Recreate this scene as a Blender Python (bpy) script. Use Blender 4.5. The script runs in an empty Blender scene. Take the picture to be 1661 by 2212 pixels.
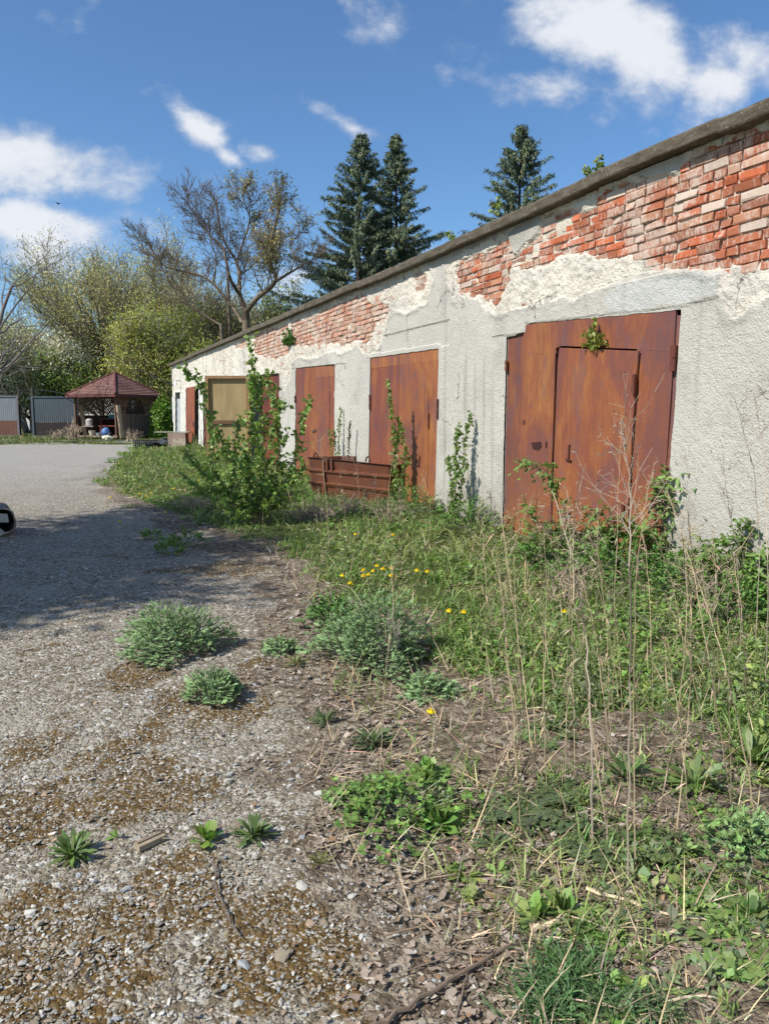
import bpy, math, random
import numpy as np
from mathutils import Vector, Matrix
rng = np.random.default_rng(11)
random.seed(5)
S = bpy.context.scene
COL = S.collection

# ------------------------------------------------------------------ camera
FPX, CX, CY, EYE = 1660.0, 830.5, 1106.0, 1.5
PITCH = math.atan(203 / FPX)
cam_data = bpy.data.cameras.new('camera')
cam = bpy.data.objects.new('camera', cam_data)
COL.objects.link(cam)
cam.location = (0, 0, EYE)
cam.rotation_euler = (math.pi / 2 - PITCH, 0, 0)
cam_data.sensor_width = 36
cam_data.sensor_fit = 'AUTO'
cam_data.lens = FPX / 2212 * 36
cam_data.clip_start = 0.05
cam_data.clip_end = 2000
S.camera = cam
S.render.resolution_x, S.render.resolution_y = 768, 1024

# ------------------------------------------------------------------ light
SUN_EL = math.radians(46)
LDIR = Vector((0.82, 0.57, 0)).normalized()          # the way the light travels, on the ground
SUNV = Vector((-LDIR.x * math.cos(SUN_EL), -LDIR.y * math.cos(SUN_EL), math.sin(SUN_EL)))
sd = bpy.data.lights.new('sun', 'SUN')
sd.energy = 5.0
sd.angle = math.radians(0.53)
sd.color = (1.0, 0.955, 0.88)
sun = bpy.data.objects.new('sun', sd)
COL.objects.link(sun)
sun.rotation_euler = SUNV.to_track_quat('Z', 'Y').to_euler()
S.view_settings.view_transform = 'Standard'
S.view_settings.look = 'None'
S.view_settings.exposure = 0.30
S.view_settings.gamma = 1.0
S.render.engine = 'CYCLES'
S.cycles.max_bounces = 6
S.cycles.transparent_max_bounces = 8


class NT:
    def __init__(s, nt):
        s.nt = nt
        nt.nodes.clear()

    def n(s, t, ins=None, out=0, **props):
        nd = s.nt.nodes.new(t)
        for k, v in props.items():
            setattr(nd, k, v)
        for k, v in (ins or {}).items():
            if isinstance(v, bpy.types.NodeSocket):
                s.nt.links.new(v, nd.inputs[k])
            else:
                nd.inputs[k].default_value = v
        return nd if out is None else nd.outputs[out]

    def m(s, op, a, b=0.0, c=None, clamp=False):
        nd = s.nt.nodes.new('ShaderNodeMath')
        nd.operation = op
        nd.use_clamp = clamp
        for i, v in enumerate((a, b) if c is None else (a, b, c)):
            if isinstance(v, bpy.types.NodeSocket):
                s.nt.links.new(v, nd.inputs[i])
            else:
                nd.inputs[i].default_value = v
        return nd.outputs[0]

    def mix(s, f, a, b, bt='MIX'):
        nd = s.nt.nodes.new('ShaderNodeMix')
        nd.data_type = 'RGBA'
        nd.blend_type = bt
        for i, v in ((0, f), (6, a), (7, b)):
            if isinstance(v, bpy.types.NodeSocket):
                s.nt.links.new(v, nd.inputs[i])
            elif i == 0:
                nd.inputs[i].default_value = v
            else:
                nd.inputs[i].default_value = (*v[:3], 1)
        return nd.outputs[2]

    def ramp(s, f, stops, interp='LINEAR'):
        nd = s.nt.nodes.new('ShaderNodeValToRGB')
        nd.color_ramp.interpolation = interp
        el = nd.color_ramp.elements
        while len(el) < len(stops):
            el.new(0.5)
        for e, (p, c) in zip(el, stops):
            e.position = p
            e.color = (*c[:3], 1) if hasattr(c, '__len__') else (c, c, c, 1)
        s.nt.links.new(f, nd.inputs[0])
        return nd.outputs[0]

    def noise(s, vec, scale, detail=3, rough=0.55, out=0, dist=0.0):
        return s.n('ShaderNodeTexNoise', {'Vector': vec, 'Scale': scale, 'Detail': detail, 'Roughness': rough, 'Distortion': dist}, out)

    def smooth(s, v, a, b):
        nd = s.nt.nodes.new('ShaderNodeMapRange')
        nd.interpolation_type = 'SMOOTHSTEP'
        s.nt.links.new(v, nd.inputs[0])
        nd.inputs[1].default_value = a
        nd.inputs[2].default_value = b
        return nd.outputs[0]


# ------------------------------------------------------------------ rays
FWD = np.array([0, math.cos(PITCH), -math.sin(PITCH)])
UPV = np.array([0, math.sin(PITCH), math.cos(PITCH)])
CAM = np.array([0, 0, EYE])


def ray(x, y):
    return np.array([1.0, 0, 0]) * (x - CX) + UPV * (CY - y) + FWD * FPX


def dp(x, y, Y):                       # the point seen at (x, y) that lies Y metres ahead
    r = ray(x, y)
    return CAM + r * (Y / r[1])


TH = math.atan(730 / math.hypot(FPX, 203))
PD = 4.85
WU = np.array([-math.sin(TH), math.cos(TH), 0])
WN = np.array([-math.cos(TH), -math.sin(TH), 0])
WF = np.array([math.cos(TH), math.sin(TH), 0]) * PD


def W(s, o, z):
    return WF + WU * s + WN * o + np.array([0, 0, z])


def wp(x, y, o=0.0):                   # pixel -> (s, z) on the wall plane
    r = ray(x, y)
    t = (o - np.dot(CAM - WF, WN)) / np.dot(r, WN)
    P = CAM + r * t
    return float(np.dot(P - WF, WU)), float(P[2])


# ------------------------------------------------------------------ world: sky and clouds
wd = bpy.data.worlds.new('World')
S.world = wd
wd.use_nodes = True
w = NT(wd.node_tree)
sky = w.n('ShaderNodeTexSky', sky_type='NISHITA', sun_disc=False, sun_elevation=SUN_EL,
          sun_rotation=math.atan2(SUNV.x, SUNV.y) % (2 * math.pi), altitude=150, air_density=1.0, dust_density=0.6, ozone_density=2.2)
sky = w.mix(1.0, sky, (0.92, 1.22, 1.46), 'MULTIPLY')
vec = w.n('ShaderNodeTexCoord', out=0)
sep = w.n('ShaderNodeSeparateXYZ', {0: vec}, None)
yy = w.m('MAXIMUM', w.m('ABSOLUTE', sep.outputs[1]), 0.08)
ca = w.m('DIVIDE', sep.outputs[0], yy)
cb = w.m('DIVIDE', sep.outputs[2], yy)
cv = w.n('ShaderNodeCombineXYZ', {0: ca, 1: w.m('MULTIPLY', cb, 1.35), 2: 0.0})
n1 = w.noise(cv, 5.0, 8, 0.58, dist=0.15)
n2 = w.noise(cv, 15.0, 7, 0.6)
nz = w.m('ADD', w.m('MULTIPLY', w.m('SUBTRACT', n1, 0.5), 2.3), w.m('MULTIPLY', w.m('SUBTRACT', n2, 0.5), 0.8))
blobs = [(1240, 55, 215, 95, 0, .92), (1150, 185, 105, 55, -10, .85), (1400, 140, 140, 90, 30, .9), (1560, 190, 140, 95, -35, .88),
         (1640, 120, 130, 100, 0, .9), (1190, -50, 280, 80, 0, .8), (785, 20, 105, 75, 15, .62), (110, 355, 215, 70, 8, 1.1), (20, 330, 110, 60, 0, 1.0),
         (90, 490, 230, 62, 5, .8), (60, 560, 170, 60, 0, .75), (330, 490, 130, 45, 25, .62), (245, 400, 80, 45, 20, .8),
         (437, 285, 75, 30, 38, .8), (490, 335, 50, 20, 30, .7), (565, 335, 55, 24, 12, .72), (735, 262, 90, 26, 28, .72), (795, 295, 55, 22, 10, .66),
         (600, 85, 90, 35, 20, .34), (560, 180, 70, 40, 20, .32), (1010, 165, 70, 30, 0, .3), (450, 395, 60, 30, 0, .45), (800, 560, 230, 90, 0, .55),
         (620, 620, 200, 90, 0, .6), (560, 500, 120, 70, 0, .5), (930, 600, 150, 60, 0, .45),
         (2300, -300, 500, 260, 0, 1.), (-700, -100, 500, 260, 0, 1.), (600, -900, 500, 240, 0, .9), (1900, 500, 300, 90, 0, .8), (-500, 500, 500, 120, 0, .8)]
dens = None
for bx_, by_, rx, ry, rot, am in blobs:
    r0 = ray(bx_, by_)
    a0, b0 = r0[0] / r0[1], r0[2] / r0[1]
    c_, s_ = math.cos(math.radians(rot)), math.sin(math.radians(rot))
    da, db = w.m('SUBTRACT', ca, a0), w.m('SUBTRACT', cb, b0)
    e1 = w.m('MULTIPLY', w.m('ADD', w.m('MULTIPLY', da, c_), w.m('MULTIPLY', db, -s_)), FPX / rx)
    e2 = w.m('MULTIPLY', w.m('ADD', w.m('MULTIPLY', da, s_), w.m('MULTIPLY', db, c_)), FPX / ry)
    dd = w.m('ADD', w.m('MULTIPLY', e1, e1), w.m('MULTIPLY', e2, e2))
    v = w.m('MULTIPLY', w.m('EXPONENT', w.m('MULTIPLY', dd, -0.75)), am)
    dens = v if dens is None else w.m('MAXIMUM', dens, v)
alpha = w.smooth(w.m('ADD', dens, w.m('MULTIPLY', nz, 1.15)), 0.36, 1.02)
lit = w.smooth(w.m('ADD', dens, w.m('MULTIPLY', nz, 1.5)), 0.25, 1.25)
cc = w.mix(lit, (4.9, 5.6, 6.8), (8.3, 8.5, 8.9))
skyc = w.mix(w.m('MULTIPLY', alpha, 0.93), sky, cc)
bg = w.n('ShaderNodeBackground', {'Color': skyc, 'Strength': 0.086})
w.n('ShaderNodeOutputWorld', {0: bg}, None)


# ------------------------------------------------------------------ numeric noise
def hash3(i, j, k, seed):
    h = (i * 374761393 + j * 668265263 + k * 2147483647 + seed * 1442695041) & 0xFFFFFFFF
    h = ((h ^ (h >> 13)) * 1274126177) & 0xFFFFFFFF
    h = (h ^ (h >> 16)) & 0xFFFFFFFF
    return h / 4294967295.0


def vn(x, y, z=0.0, seed=0):
    x, y, z = np.broadcast_arrays(np.asarray(x, float), np.asarray(y, float), np.asarray(z, float))
    xi, yi, zi = np.floor(x).astype(np.int64), np.floor(y).astype(np.int64), np.floor(z).astype(np.int64)
    fx, fy, fz = x - xi, y - yi, z - zi
    fx, fy, fz = fx * fx * (3 - 2 * fx), fy * fy * (3 - 2 * fy), fz * fz * (3 - 2 * fz)
    r = 0
    for a in (0, 1):
        for b in (0, 1):
            for c in (0, 1):
                r = r + hash3(xi + a, yi + b, zi + c, seed) * (fx if a else 1 - fx) * (fy if b else 1 - fy) * (fz if c else 1 - fz)
    return r


def fbm(x, y, z=0.0, seed=0, oct=4):     # about -1..1
    r, a, t = 0, 1.0, 0
    x, y, z = np.asarray(x, float), np.asarray(y, float), np.asarray(z, float)
    for o in range(oct):
        r = r + a * (vn(x, y, z, seed + o) * 2 - 1)
        t += a
        a *= 0.5
        x, y, z = x * 2.03, y * 2.03, z * 2.03
    return r / t * 1.5


def sst(v, a, b):
    t = np.clip((v - a) / (b - a), 0, 1)
    return t * t * (3 - 2 * t)


def sdpoly(px, py, poly):               # signed distance, positive inside
    P = np.asarray(poly, float)
    d2 = np.full(px.shape, 1e9)
    ins = np.zeros(px.shape, bool)
    n = len(P)
    for i in range(n):
        ax, ay = P[i]
        bx, by = P[(i + 1) % n]
        ex, ey = bx - ax, by - ay
        t = np.clip(((px - ax) * ex + (py - ay) * ey) / (ex * ex + ey * ey + 1e-12), 0, 1)
        d2 = np.minimum(d2, (px - ax - t * ex) ** 2 + (py - ay - t * ey) ** 2)
        if ay != by:
            c = ((ay > py) != (by > py)) & (px < (bx - ax) * (py - ay) / (by - ay) + ax)
            ins ^= c
    return np.where(ins, 1, -1) * np.sqrt(d2)


# ------------------------------------------------------------------ mesh building
class MB:
    def __init__(s):
        s.V, s.C, s.F, s.n = [], [], [], 0

    def add(s, V, F, col=(1, 1, 1)):
        V = np.asarray(V, float).reshape(-1, 3)
        c = np.asarray(col, float)
        if c.ndim == 1:
            c = np.tile(c, (len(V), 1))
        s.V.append(V)
        s.C.append(c[:, :3])
        if isinstance(F, np.ndarray):
            s.F.append(F.astype(np.int64) + s.n)
        else:
            for f in F:
                s.F.append(np.asarray([f], np.int64) + s.n)
        s.n += len(V)
        return s

    def box(s, c, d, R=None, col=(1, 1, 1)):
        h = np.asarray(d, float) / 2
        v = np.array([[x, y, z] for x in (-1, 1) for y in (-1, 1) for z in (-1, 1)]) * h
        if R is not None:
            v = v @ np.asarray(R).T
        return s.add(v + np.asarray(c, float), BOXF, col)

    def prism(s, front, back, col=(1, 1, 1)):
        n = len(front)
        F = [list(range(n)), list(range(2 * n - 1, n - 1, -1))]
        F += [[i, n + i, n + (i + 1) % n, (i + 1) % n] for i in range(n)]
        return s.add(np.vstack([front, back]), F, col)

    def build(s, name, mat=None, parent=None, origin=(0, 0, 0), smooth=False, link=True):
        me = bpy.data.meshes.new(name)
        V = np.vstack(s.V) - np.asarray(origin, float)
        C = np.vstack(s.C)
        me.vertices.add(len(V))
        me.vertices.foreach_set('co', V.astype(np.float32).ravel())
        tot = np.concatenate([np.full(len(f), f.shape[1], np.int32) for f in s.F])
        loops = np.concatenate([f.ravel() for f in s.F]).astype(np.int32)
        me.loops.add(len(loops))
        me.loops.foreach_set('vertex_index', loops)
        me.polygons.add(len(tot))
        st = np.zeros(len(tot), np.int32)
        st[1:] = np.cumsum(tot)[:-1]
        me.polygons.foreach_set('loop_start', st)
        me.polygons.foreach_set('loop_total', tot)
        me.polygons.foreach_set('use_smooth', np.full(len(tot), smooth))
        at = me.attributes.new('Col', 'FLOAT_COLOR', 'POINT')
        at.data.foreach_set('color', np.hstack([C, np.ones((len(C), 1))]).astype(np.float32).ravel())
        me.update()
        me.validate()
        o = bpy.data.objects.new(name, me)
        if mat:
            me.materials.append(mat)
        if link:
            COL.objects.link(o)
        if parent is not None:
            o.parent = parent
        else:
            o.location = origin
        return o


BOXF = np.array([[0, 1, 3, 2], [4, 6, 7, 5], [0, 4, 5, 1], [2, 3, 7, 6], [0, 2, 6, 4], [1, 5, 7, 3]])


def tag(o, label=None, cat=None, group=None, kind=None):
    if label:
        o['label'] = label
    if cat:
        o['category'] = cat
    if group:
        o['group'] = group
    if kind:
        o['kind'] = kind
    return o


def empty(name, loc=(0, 0, 0), rz=0, **k):
    o = bpy.data.objects.new(name, None)
    o.empty_display_size = 0.2
    COL.objects.link(o)
    o.location = loc
    o.rotation_euler = (0, 0, rz)
    return tag(o, **k)


def copy_tree(o, parent=None):
    c = o.copy()
    COL.objects.link(c)
    if parent is not None:
        c.parent = parent
    for ch in list(o.children):
        copy_tree(ch, c)
    return c


def nrm(v):
    return v / (np.linalg.norm(v, axis=-1, keepdims=True) + 1e-12)


def segs(mb, P0, P1, R0, R1, sides=4, col=(1, 1, 1)):
    P0, P1 = np.asarray(P0, float), np.asarray(P1, float)
    n = len(P0)
    if n == 0:
        return
    d = nrm(P1 - P0)
    a = np.where(np.abs(d[:, 2:3]) > 0.9, [[1.0, 0, 0]], [[0, 0, 1.0]])
    u = nrm(np.cross(d, a))
    v = np.cross(d, u)
    ang = np.arange(sides) * 2 * math.pi / sides
    ring = u[:, None] * np.cos(ang)[None, :, None] + v[:, None] * np.sin(ang)[None, :, None]
    A = P0[:, None] + ring * np.asarray(R0).reshape(-1, 1, 1)
    B = P1[:, None] + ring * np.asarray(R1).reshape(-1, 1, 1)
    V = np.concatenate([A, B], 1).reshape(-1, 3)
    k = np.arange(sides)
    f = np.stack([k, (k + 1) % sides, sides + (k + 1) % sides, sides + k], 1)
    F = (f[None] + (np.arange(n) * 2 * sides)[:, None, None]).reshape(-1, 4)
    c = np.asarray(col, float)
    if c.ndim == 2:
        c = np.repeat(c, 2 * sides, 0)
    mb.add(V, F, c)


def tube(mb, pts, r, sides=8, col=(1, 1, 1), caps=True):
    P = np.asarray(pts, float)
    n = len(P)
    r = np.broadcast_to(np.asarray(r, float), (n,))
    T = nrm(np.gradient(P, axis=0))
    a = np.array([0, 0, 1.0]) if abs(T[0, 2]) < 0.9 else np.array([1.0, 0, 0])
    V = []
    for i in range(n):
        u = nrm(np.cross(T[i], a))
        v = np.cross(T[i], u)
        a = np.cross(u, T[i])
        ang = np.arange(sides) * 2 * math.pi / sides
        V.append(P[i] + r[i] * (np.cos(ang)[:, None] * u + np.sin(ang)[:, None] * v))
    V = np.vstack(V)
    k = np.arange(sides)
    F = np.concatenate([np.stack([k + i * sides, (k + 1) % sides + i * sides, (k + 1) % sides + (i + 1) * sides, k + (i + 1) * sides], 1) for i in range(n - 1)])
    mb.add(V, F, col)
    if caps:
        mb.add(V[:sides], [list(range(sides))[::-1]], col)
        mb.add(V[-sides:], [list(range(sides))], col)


LEAFP = {'oval': (0.15, 0.85, 1.0, 0.75, 0.05), 'blade': (0.9, 1.0, 0.85, 0.55, 0.03), 'spoon': (0.2, 0.45, 0.9, 1.0, 0.1), 'lance': (0.15, 1.0, 0.8, 0.45, 0.03)}


def leaves(mb, B, D, L, Wd, bend=0.3, shape='oval', k=2, col=(.1, .2, .05), var=0.25, roll=None, fold=0.0):
    """strip leaves from base B along D; bend pulls the tip down; col (3,) or (n,3)"""
    B, D = np.asarray(B, float), nrm(np.asarray(D, float))
    n = len(B)
    if n == 0:
        return
    L = np.broadcast_to(np.asarray(L, float), (n,))
    Wd = np.broadcast_to(np.asarray(Wd, float), (n,))
    bend = np.broadcast_to(np.asarray(bend, float), (n,))
    a = np.where(np.abs(D[:, 2:3]) > 0.95, [[1.0, 0, 0]], [[0, 0, 1.0]])
    side = nrm(np.cross(D, a))
    nn = np.cross(side, D)
    if roll is None:
        roll = rng.normal(0, 0.5, n)
    roll = np.broadcast_to(roll, (n,))
    side2 = side * np.cos(roll)[:, None] + nn * np.sin(roll)[:, None]
    ts = np.linspace(0, 1, k + 1)
    prof = np.interp(ts, np.linspace(0, 1, 5), LEAFP[shape])
    if k == 1:
        prof = np.array([0.5, 0.5])
    V = []
    for t, wv in zip(ts, prof):
        c = B + D * (L * t)[:, None] + np.array([0, 0, -1.0]) * (bend * L * t * t)[:, None]
        V += [c - side2 * (Wd * wv / 2)[:, None], c + side2 * (Wd * wv / 2)[:, None]]
    V = np.stack(V, 1).reshape(-1, 3)
    m = 2 * (k + 1)
    f = np.array([[2 * i, 2 * i + 1, 2 * i + 3, 2 * i + 2] for i in range(k)])
    F = (f[None] + (np.arange(n) * m)[:, None, None]).reshape(-1, 4)
    c = np.asarray(col, float)
    if c.ndim == 1:
        c = np.tile(c, (n, 1))
    c = c * (1 + var * rng.normal(0, 1, (n, 1))).clip(.35, 1.9) * (1 + 0.08 * rng.normal(0, 1, (n, 3)))
    mb.add(V, F, np.repeat(c.clip(0.004, .9), m, 0))


def rdir(n, zlo=-1, zhi=1):
    z = rng.uniform(zlo, zhi, n)
    a = rng.uniform(0, 2 * math.pi, n)
    q = np.sqrt(1 - z * z)
    return np.stack([q * np.cos(a), q * np.sin(a), z], 1)


# ------------------------------------------------------------------ materials
def new_mat(name):
    m = bpy.data.materials.new(name)
    m.use_nodes = True
    return m, NT(m.node_tree)


def finish(t, bsdf):
    t.n('ShaderNodeOutputMaterial', {0: bsdf}, None)


def mat_plain(name, col=None, rough=0.7, nscale=20, namp=0.25, bump=0.0, bscale=60, metal=0.0, spec=0.3, stretch=None):
    m, t = new_mat(name)
    co = t.n('ShaderNodeTexCoord', out=3)
    if stretch:
        co = t.n('ShaderNodeMapping', {0: co, 3: stretch})
    base = t.n('ShaderNodeAttribute', attribute_name='Col') if col is None else None
    nn = t.noise(co, nscale, 4, 0.6)
    f = t.m('ADD', t.m('MULTIPLY', nn, 2 * namp), 1 - namp)
    if base is None:
        base = t.n('ShaderNodeRGB')
        base.node.outputs[0].default_value = (*col, 1)
    c = t.mix(1.0, base, t.n('ShaderNodeCombineColor', {0: f, 1: f, 2: f}), 'MULTIPLY')
    ins = {'Base Color': c, 'Roughness': rough, 'Metallic': metal, 'Specular IOR Level': spec}
    if bump:
        ins['Normal'] = t.n('ShaderNodeBump', {'Height': t.noise(co, bscale, 4, 0.6), 'Strength': bump, 'Distance': 0.02})
    finish(t, t.n('ShaderNodeBsdfPrincipled', ins))
    return m


def mat_leaf(name, trans=0.28, rough=0.5, spec=0.35, tint=(1.25, 1.35, .6)):
    m, t = new_mat(name)
    base = t.n('ShaderNodeAttribute', attribute_name='Col')
    p = t.n('ShaderNodeBsdfPrincipled', {'Base Color': base, 'Roughness': rough, 'Specular IOR Level': spec})
    tr = t.n('ShaderNodeBsdfTranslucent', {'Color': t.mix(1.0, base, tint, 'MULTIPLY')})
    finish(t, t.n('ShaderNodeMixShader', {0: trans, 1: p, 2: tr}))
    return m


M_leaf = mat_leaf('leaf')
M_leaf_matte = mat_leaf('matte_leaf', 0.15, 0.8, 0.15)
M_needle = mat_leaf('needles', 0.08, 0.6, 0.25)
M_bark = mat_plain('bark', None, 0.9, 30, 0.35, 0.6, 60)
M_stalk = mat_plain('dry_stalk', None, 0.75, 40, 0.2)
M_wood = mat_plain('weathered_wood', None, 0.85, 12, 0.3, 0.3, 50, stretch=(1, 1, .15))
M_paint = mat_plain('painted_metal', None, 0.5, 6, 0.22, 0.1, 30)
M_plastic = mat_plain('plastic', None, 0.4, 15, 0.12)
M_petal = mat_leaf('petal', .2, .6, .2, (1, 1, 1))
M_dark = mat_plain('interior_plaster', (.09, .085, .08), 0.95)
M_metal = mat_plain('old_steel', (.10, .075, .06), 0.55, 30, .3, metal=0.3)

# ------------------------------------------------------------------ terrain
def G(x, y):
    x, y = np.asarray(x, float), np.asarray(y, float)
    h = 0.0182 * np.clip(y - 3, 0, 33)
    o = (x - WF[0]) * WN[0] + (y - WF[1]) * WN[1]
    h = h + 0.09 * np.exp(-np.clip(o, 0, 9) / 0.7) * (y < 34)
    h = h + 0.02 * fbm(x * .7, y * .7, seed=3, oct=2) * np.clip(1 - y / 60, 0, 1)
    return h


def gp(x, y):                          # the point of the ground seen at (x, y)
    r = ray(x, y)
    t = 3.0 / r[1]
    for _ in range(60):
        P = CAM + r * t
        e = P[2] - G(P[0], P[1])
        if abs(e) < 1e-4:
            break
        t += (e / -r[2]) * 0.8 if r[2] < 0 else 0.1
        if t * r[1] > 300:
            break
    P = CAM + r * t
    return np.array([P[0], P[1], float(G(P[0], P[1]))])


VEG = [gp(*p)[:2] for p in [(345, 962), (262, 985), (232, 1010), (215, 1045), (300, 1085), (400, 1125), (520, 1160), (565, 1190), (640, 1240),
                            (655, 1310), (690, 1380), (700, 1480), (760, 1560), (740, 1650), (730, 1800), (860, 1840), (1000, 1950), (1100, 2050), (1140, 2212)]]
VEG = VEG + [np.array(p) for p in [(0.35, 1.0), (8, -2), (12, 2), tuple(W(35, -1, 0)[:2])]]
DENSE = [gp(*p)[:2] for p in [(300, 962), (262, 1000), (235, 1045), (330, 1085), (430, 1120), (560, 1165), (660, 1215), (720, 1290), (900, 1330), (950, 1500), (1100, 1480), (1250, 1560),
                              (1450, 1560), (1560, 1620), (1700, 1660), (2000, 1700)]] + [np.array((9, 3)), W(31, -1, 0)[:2]]


def vegm(x, y):
    return sdpoly(x, y, VEG) + 0.16 * fbm(x * 2.2, y * 2.2, seed=21, oct=3)


def densem(x, y):
    return sdpoly(x, y, DENSE) + 0.22 * fbm(x * 2.5, y * 2.5, seed=22, oct=3) + .2 * sst(y, 8, 14)


def grid_axis(lo, hi, near, fine, growth):
    a = [near]
    st = fine
    while a[-1] < hi:
        a.append(a[-1] + st)
        st = max(fine, (a[-1] - near) * growth)
    b = [near]
    while b[-1] > lo:
        b.append(b[-1] - max(fine, (near - b[-1]) * growth))
    return np.array(sorted(set(b[1:] + a)))


gx = grid_axis(-420, 420, 0.5, 0.035, 0.017)
gy = grid_axis(-60, 650, 1.4, 0.03, 0.014)
X, Y = np.meshgrid(gx, gy)
Z = G(X, Y) + np.where((Y < 12) & (np.abs(X) < 8), 0.006 * fbm(X * 9, Y * 9, seed=5, oct=3), 0)
vm, dm = vegm(X, Y), densem(X, Y)
Z = Z + 0.02 * sst(vm, 0, .5) * (Y < 34) * (0.5 + fbm(X * 3, Y * 3, seed=8, oct=2))
far_grass = sst(Y + 0.9 * fbm(X * .5, Y * .5, seed=9), 29.2, 30.2) * (1 - .75 * sst(fbm(X * .45 + 3, Y * 1.6, seed=10), .25, .5))
cr = sst(vm, -0.05, 0.12)
cgr = np.clip(sst(dm, -0.1, 0.2) + far_grass, 0, 1)
spots = 0 * X
for mx, my, mr in ((300, 1460, 60), (380, 1530, 80), (440, 1550, 60), (330, 1580, 60), (560, 1450, 60), (620, 1480, 45), (500, 1215, 60), (560, 1225, 50), (610, 1250, 50), (430, 1190, 50), (660, 1470, 40), (520, 1560, 70),
                   (200, 1640, 110), (90, 1600, 90), (300, 1690, 110), (400, 1720, 90), (60, 1760, 110), (370, 1900, 90), (340, 1960, 60), (60, 1980, 90), (120, 2150, 110), (560, 2100, 80), (740, 2120, 90), (700, 1960, 80), (30, 1450, 80), (610, 1700, 50)):
    mp = gp(mx, my)
    mrw = mr / FPX * np.linalg.norm(mp - CAM) * 1.15
    spots = np.maximum(spots, np.exp(-((X - mp[0]) ** 2 + ((Y - mp[1]) * .6) ** 2) / mrw ** 2))
moss = sst(.75 * spots + .55 * fbm(X * 1.4, Y * 1.4, seed=12, oct=4) - .08, .05, 0.58) * (1 - far_grass) * (vm < .3)
litter = sst(.55 * fbm(X * 1.4 + 7, Y * 1.4, seed=13, oct=4) + .9 * np.exp(-((vm) / .38) ** 2) + .2 * (vm > 0), .25, .8)
ny, nx = X.shape
idx = np.arange(nx * ny).reshape(ny, nx)
F = np.stack([idx[:-1, :-1], idx[:-1, 1:], idx[1:, 1:], idx[1:, :-1]], -1).reshape(-1, 4)
g = MB()
g.add(np.stack([X, Y, Z], -1).reshape(-1, 3), F, np.stack([np.maximum(cr, litter * .9) * (Y < 34), cgr, moss], -1).reshape(-1, 3))
m, t = new_mat('ground')
co = t.n('ShaderNodeTexCoord', out=3)
at = t.n('ShaderNodeSeparateColor', {0: t.n('ShaderNodeAttribute', attribute_name='Col')}, None)
soil_m, grass_m, moss_m = at.outputs[0], at.outputs[1], at.outputs[2]
wob = t.noise(co, 14, 3, .6, out=1)
cow = t.n('ShaderNodeVectorMath', {0: co, 1: t.n('ShaderNodeVectorMath', {0: wob, 3: 0.035}, operation='SCALE')}, operation='ADD')
v1 = t.n('ShaderNodeTexVoronoi', {'Vector': cow, 'Scale': 42.0, 'Randomness': 1.0}, None)
v2 = t.n('ShaderNodeTexVoronoi', {'Vector': cow, 'Scale': 105.0}, None)
v3 = t.n('ShaderNodeTexVoronoi', {'Vector': cow, 'Scale': 21.0}, None)
r1 = t.n('ShaderNodeSeparateColor', {0: v1.outputs['Color']}, None).outputs[0]
r2 = t.n('ShaderNodeSeparateColor', {0: v2.outputs['Color']}, None).outputs[0]
r3 = t.n('ShaderNodeSeparateColor', {0: v3.outputs['Color']}, None).outputs[1]
stops = [(0, (.11, .084, .052)), (.3, (.19, .155, .105)), (.6, (.28, .245, .185)), (.85, (.37, .34, .285)), (1, (.54, .52, .47))]
c1 = t.ramp(r1, stops)
c2 = t.ramp(r2, stops)
c3 = t.ramp(r3, stops)
big = t.smooth(t.n('ShaderNodeSeparateColor', {0: v3.outputs['Color']}, None).outputs[2], .72, .78)
c12 = t.mix(t.smooth(t.n('ShaderNodeSeparateColor', {0: v1.outputs['Color']}, None).outputs[1], .45, .55), c2, c1)
grav = t.mix(t.m('MULTIPLY', big, t.m('SUBTRACT', 1.0, t.smooth(v3.outputs['Distance'], .25, .5))), c12, c3)
dust = t.noise(co, 2.3, 5, .65)
grav = t.mix(t.m('MULTIPLY', t.smooth(dust, .48, .66), .7), grav, (.33, .30, .24))
lf = t.noise(co, 60, 4, .7)
mossn = t.smooth(t.m('ADD', t.m('MULTIPLY', moss_m, .75), t.m('MULTIPLY', t.m('SUBTRACT', t.noise(co, 9, 6, .72), .5), 2.2)), .32, .62)
mossc = t.ramp(t.noise(co, 22, 4, .7), [(.3, (.055, .036, .014)), (.5, (.12, .072, .024)), (.7, (.185, .12, .04))])
c = t.mix(t.m('MULTIPLY', mossn, t.smooth(r2, .98, .55)), grav, mossc)
v4 = t.n('ShaderNodeTexVoronoi', {'Vector': cow, 'Scale': 30.0}, None)
r4 = t.n('ShaderNodeSeparateColor', {0: v4.outputs['Color']}, None).outputs[0]
soil = t.ramp(r4, [(0, (.085, .062, .042)), (.4, (.155, .12, .082)), (.75, (.225, .18, .13)), (1, (.32, .27, .205))])
sm = t.smooth(t.m('ADD', soil_m, t.m('MULTIPLY', t.m('SUBTRACT', t.noise(co, 7, 5, .7), .5), 1.5)), .35, .72)
c = t.mix(sm, c, soil)
gc = t.ramp(t.noise(co, 8, 6, .75), [(.3, (.03, .045, .012)), (.55, (.075, .10, .025)), (.75, (.17, .155, .075))])
gm = t.smooth(t.m('ADD', grass_m, t.m('MULTIPLY', t.m('SUBTRACT', t.noise(co, 3.2, 6, .75), .5), 1.6)), .4, .75)
c = t.mix(gm, c, gc)
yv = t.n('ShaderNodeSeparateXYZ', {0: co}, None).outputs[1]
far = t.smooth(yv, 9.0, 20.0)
c = t.mix(t.m('MULTIPLY', far, t.m('MULTIPLY', .62, t.m('SUBTRACT', 1.0, gm))), c, (.37, .36, .33))
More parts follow.
